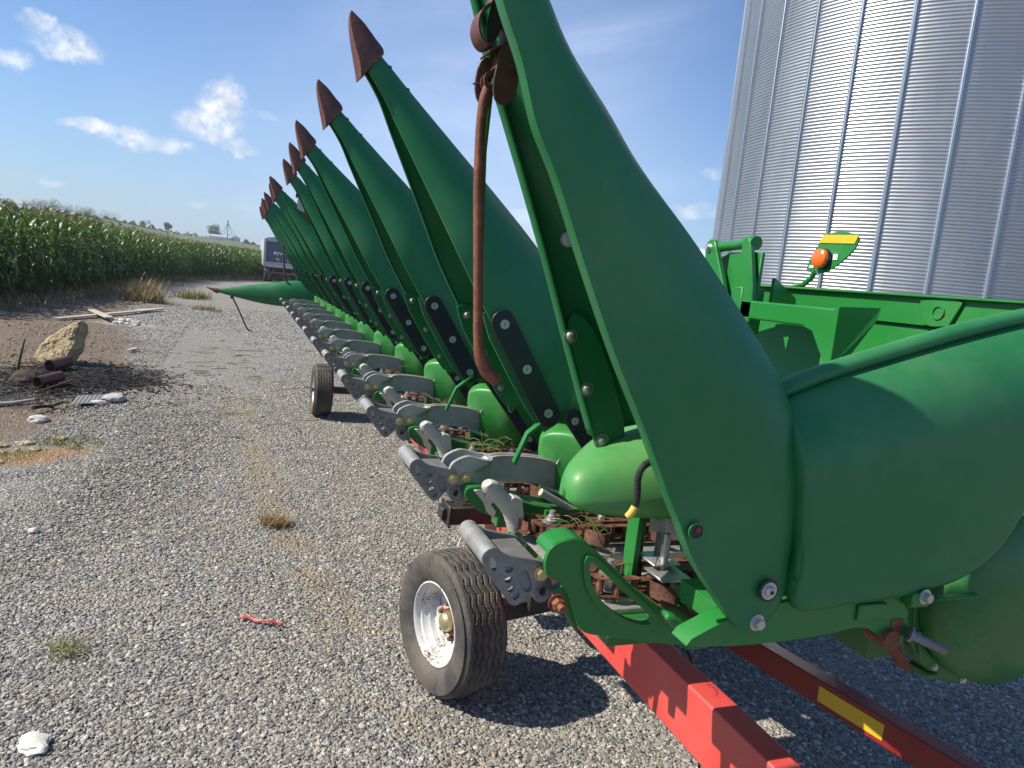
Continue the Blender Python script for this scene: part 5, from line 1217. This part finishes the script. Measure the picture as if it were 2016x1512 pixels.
# warning lamp paddle
b = HB(); o = chaikin([(2.200, 1.853), (2.180, 1.905), (2.130, 1.975), (2.080, 1.983), (2.030, 1.982), (1.965, 1.966), (1.985, 1.915), (2.055, 1.862), (2.110, 1.836), (2.185, 1.838)], 1)
b.plate(o, 1.925, 1.932, plane='yz'); b.tube([(1.93, 2.155, 1.850), (1.93, 2.168, 1.822), (1.93, 2.205, 1.795), (1.91, 2.24, 1.785)], .010, 12); pd = b.part('lamp_paddle', GREENM, bevel=.001)
b = HB(); b.plate([(2.150, 1.945), (2.132, 1.973), (1.970, 1.968), (1.984, 1.940)], 1.9215, 1.9248, plane='yz'); b.part('reflective_strip', YREF, pd)
b = HB(); b.tube([(1.925, 2.113, 1.888), (1.912, 2.113, 1.888), (1.908, 2.113, 1.888)], [.036, .036, .034], 28); b.part('lamp_housing', BLACKP, pd)
b = HB(); b.tube([(1.908, 2.113, 1.888), (1.896, 2.113, 1.888), (1.890, 2.113, 1.888), (1.888, 2.113, 1.888)], [.034, .033, .026, .010], 28); b.part('amber_lens', AMBER, pd)
b = HB(); b.box(1.921, 1.9246, 2.05, 2.07, 1.885, 1.905); b.box(1.921, 1.9246, 2.158, 2.18, 1.855, 1.865); b.part('white_label', WREF, pd)

# --- lowered point at the far end
YF = rowy(12)-.09
b = HB(); rings = []
for x, zt, zb, hw in resample([(-.30, 1.205, 1.172, .018), (-.16, 1.240, 1.145, .05), (.0, 1.272, 1.118, .085), (.20, 1.315, 1.085, .12), (.42, 1.365, 1.065, .15), (.60, 1.400, 1.065, .17), (.74, 1.400, 1.075, .18), (.86, 1.33, 1.10, .18), (.98, 1.22, 1.11, .17)], 40):
    ring = []
    for i in range(17): t = math.pi*i/16; c_ = math.cos(t); ring.append((x, YF-hw*math.copysign(abs(c_)**.7, c_), zb+(zt-zb)*math.sin(t)**.65))
    rings.append(ring)
b.loft(rings, closed=False); fs_ = b.part('end_snout', GREEN, solid=.006, smooth=60); tag(fs_, 'only point still lowered, lying forward at the far end')
b = HB(); b.tube([(-.275, YF, 1.185), (-.31, YF, 1.188), (-.36, YF, 1.204), (-.425, YF, 1.222)], [.036, .030, .016, .004], 12); b.part('snout_tip', TIP, fs_)
b = HB(); b.tube(chaikin([(-.12, YF, 1.16), (-.10, YF, 1.11), (-.02, YF, .96), (.06, YF, .79), (.095, YF, .72), (.13, YF, .695), (.155, YF, .695)], 1, False), .010, 8); b.box(-.13, -.09, YF-.02, YF+.02, 1.10, 1.17); b.part('support_rod', DRUST, fs_)
# rods still hooked on three of the farther points
def far_rod(y, pts, clev):
    b = HB(); b.tube(chaikin([(x, y, z) for x, z in pts], 2, False), .0105, 8); o = b.part('support_rod', DRUST, smooth=60)
    b = HB(); x, z = clev
    b.plate([(x-.03, z+.06), (x+.03, z+.05), (x+.035, z-.03), (x+.01, z-.05), (x-.03, z-.03)], y-.03, y-.022, holes=[circ(x, z+.02, .014, n=8)]); b.plate([(x-.03, z+.06), (x+.03, z+.05), (x+.035, z-.03), (x+.01, z-.05), (x-.03, z-.03)], y+.022, y+.03); b.box(x-.045, x+.02, y-.02, y+.02, z+.05, z+.075); b.box(x-.045, x-.03, y-.02, y+.02, z+.05, z+.115); b.part('clevis', PALE, o)
far_rod(5.75, [(.385, 2.07), (.50, 1.88), (.585, 1.68), (.64, 1.56)], (.385, 2.09))
far_rod(6.55, [(.46, 2.10), (.55, 1.92), (.66, 1.70), (.735, 1.55)], (.45, 2.14))
far_rod(9.0, [(.395, 2.31), (.405, 2.15), (.425, 1.85), (.450, 1.56), (.480, 1.42), (.535, 1.385)], (.40, 2.24))
b = HB(); b.box(1.2, 1.9, Yend-.1, Yend, 1.0, 1.75); b.part('end_sheet', GREENM)
# outer hinge post under the near end, resting pads on the trailer
for y in (2.2, 4.6, 7.4, 9.4):
    b = HB(); b.box(1.18, 1.34, y-.05, y+.05, .634, .93); b.box(2.38, 2.52, y-.05, y+.05, .634, 1.1); b.part('rest_pad', DARKST)
b = HB(); b.box(1.62, 1.86, 1.3, Yend, .95, 1.10); b.box(1.9, 2.06, 1.3, Yend, .98, 1.14); b.part('main_frame_beam', GREENF, bevel=.01)
# ------------------------------------------------------------ header trailer
TR = empty('header_trailer', (1.27, 2.8, 0)); TO = Vector((1.27, 2.8, 0)); tag(TR, 'long low red header trailer on four wheels carrying the green corn header', 'trailer')
def tp_(b, name, m_, parent=None, **kw): b.move(-TO); return b.build(name, m_, parent or TR, **kw)
b = B(); b.box(1.2275, 1.312, 1.25, 8.75, .452, .632); tp_(b, 'main_beam', RED, bevel=.008, seg=3)
b = B(); b.box(2.36, 2.48, 2.6, 9.4, .452, .632)
for y in (2.78, 5.4, 8.28): b.box(1.312, 2.36, y-.05, y+.05, .47, .58)
tp_(b, 'cross_frame', RED, bevel=.006, seg=2)
b = B(); b.box(1.222, 1.227, 3.0, 3.42, .42, .80); b.box(1.227, 1.36, 3.0, 3.01, .62, .80); tp_(b, 'saddle_plate', RED)
# drawbar yawed to the right, towards the viewer
b = B(); d0 = Vector((1.70, 2.75, .46)); d1 = Vector((2.14, .35, .46)); b.beam(d0, d1, .068, .088); db = tp_(b, 'drawbar', DRED, bevel=.004, seg=2)
b = B(); dd = (d1-d0).normalized(); sd = Vector((-dd.y, dd.x, 0)); sd = sd if sd.x < 0 else -sd
c = d0+dd*1.13+sd*.0352; b.obox(c, dd*.115, sd*.001, Vector((0, 0, .026))); 
o = b; tp_(b, 'reflector', YREF, db)
b = B(); b.obox(d0+dd*.55+Vector((0, 0, .03)), dd*.10, sd*.06, Vector((0, 0, .028))); tp_(b, 'drawbar_bracket', DRED, db, bevel=.004)
b = B(); b.tube(chaikin([(1.55, 2.15, .52), (1.56, 2.0, .40), (1.53, 1.88, .16), (1.46, 1.80, .04), (1.40, 1.80, .012)], 2, False), .005, 8); tp_(b, 'brake_cable', BLACK)
# dark channel and rusty pin on the side of the beam
b = B(); b.box(.985, 1.2275, 3.26, 3.38, .515, .60); b.box(.975, .985, 3.24, 3.40, .505, .61); b.box(.95, .975, 3.28, 3.36, .53, .59); tp_(b, 'side_channel', DARKST, bevel=.003)
b = B(); b.ring((1.06, 3.23, .50), (0, -1, 0), .008, .018, .005, 16); b.tube(chaikin([(1.11, 3.22, .53), (1.06, 3.22, .50), (1.02, 3.18, .47), (1.0, 3.15, .43), (1.0, 3.12, .38)], 2, False), .004, 8); tp_(b, 'ring_pin', ZINC)
# wheels
def wheel(cx0, cy0, yaw, R0=.292, W=.190, face=-1, label=None):
    """axle along local x; face=-1: outer side looks towards -x"""
    root = empty('wheel', Vector((cx0, cy0, R0))-TO); root.parent = TR; root.rotation_euler = (0, 0, yaw)
    NA, NX = 288, 44; Rr = .168; b = B(); rings = []
    prof = []      # (x, r) from outer bead over the tread to inner bead
    h = W/2
    side = [(-h*.80, Rr), (-h*.93, Rr+.018), (-h*1.04, Rr+.045), (-h*1.07, Rr+.075), (-h*1.03, Rr+.103), (-h*.97, R0-.026), (-h*.90, R0-.012), (-h*.84, R0-.005)]
    side = resample(side, 16)
    trd = [(x, R0-.004*(abs(x)/(h*.84))**4) for x in np.linspace(-h*.80, h*.80, 46)]
    prof = side+trd+[(-x, r) for x, r in side[::-1]]
    for i in range(NA):
        a = 2*math.pi*i/NA; ring = []
        tri = abs(((i/6.0) % 2)-1)          # zigzag
        for x, r in prof:
            rr0 = r
            if r > R0-.0045 and abs(x) <= h*.81:
                for gk, gx in enumerate((-.056, -.030, 0, .030, .056)):
                    z_ = gx+(tri-.5)*.011
                    if abs(x-z_) < .0034: rr0 -= .0065
                if int(i/6.0+(x*60)) % 4 == 0 and i % 6 == 0 and abs(abs((x/.032) % 1)-.5) < .16: rr0 -= .004
            if abs(x) > h*.95 and abs(r-(R0-.035)) < .010 and (i//4) % 2: rr0 += .0018
            ring.append((x, rr0*math.sin(a), rr0*math.cos(a)))
        rings.append(ring)
    rings.append(rings[0]); b.loft(rings, closed=False)
    b.build('tyre', TYRE, root, smooth=28)
    b = B(); rp = [(-h*.84, .173), (-h*.86, .167), (-h*.78, .160), (-h*.60, .157), (-h*.55, .148), (-h*.30, .141), (-h*.24, .133), (-h*.02, .129), (h*.02, .120), (-h*.06, .106), (-h*.04, .095), (h*.02, .080), (h*.02, .06), (h*.02, .03)]
    rings = [[(x, r*math.sin(t), r*math.cos(t)) for t in np.linspace(0, 2*math.pi, 64)[:-1]] for x, r in rp]; b.loft(rings); rim = b.build('rim', WHITE, root, smooth=40, solid=.004)
    for k in range(6):
        b = B(); t = 2*math.pi*k/6+.3; p_ = Vector((h*.0, .070*math.sin(t), .070*math.cos(t))); b.bolt(p_, (-1, 0, 0), .010, .014); b.build('lug_nut', RUST, rim)
    b = B(); b.tube([(0, 0, 0), (-h*.25, 0, 0), (-h*.36, 0, 0), (-h*.45, 0, 0), (-h*.48, 0, 0)], [.040, .040, .036, .024, .006], 24); b.build('hub_cap', BRASSY, rim)
    b = B(); b.ring((h*.02, 0, 0), (-1, 0, 0), .035, .052, .012, 24); b.build('hub_flange', RUST, rim)
    b = B(); b.cyl((h*.2, 0, 0), (h*1.1, 0, 0), .10, 24); b.cyl((h*.5, 0, 0), (h*2.2, 0, 0), .03, 12); b.build('brake_drum', DARKST, root)
    return root
YAW = R(15)
w1 = wheel(.872, 2.74, YAW); tag(w1, 'near steered wheel with worn tyre and white rim')
w2 = wheel(2.86, 3.27, YAW+math.pi)
w3 = wheel(.885, 8.28, 0); w4 = wheel(2.86, 8.28, math.pi)
b = B(); b.beam((.99, 2.77, .292), (2.76, 3.24, .292), .07, .07); b.box(1.02, 2.74, 8.245, 8.315, .26, .33)
for x in (1.27, 2.42): b.box(x-.04, x+.04, 8.24, 8.32, .33, .452)
b.box(1.23, 1.31, 2.76, 2.92, .30, .452); tp_(b, 'axle', DARKST)
b = B(); b.box(.78, .86, 8.27, 8.29, .27, .31); tp_(b, 'tow_bolt', RUST)
# ------------------------------------------------------------ summer haze
hb = B(); hb.box(-690, 690, -35, 900, -3, 24)
m = bpy.data.materials.new('summer_haze'); m.use_nodes = True; n = NT(m.node_tree); n.n.clear()
pv = n.new('ShaderNodeVolumePrincipled'); pv.inputs['Color'].default_value = (.82, .88, .96, 1); pv.inputs['Density'].default_value = .0005; pv.inputs['Anisotropy'].default_value = .2
oo = n.new('ShaderNodeOutputMaterial'); n.l.new(pv.outputs[0], oo.inputs['Volume'])
tag(hb.build('haze', m, smooth=0), kind='stuff')
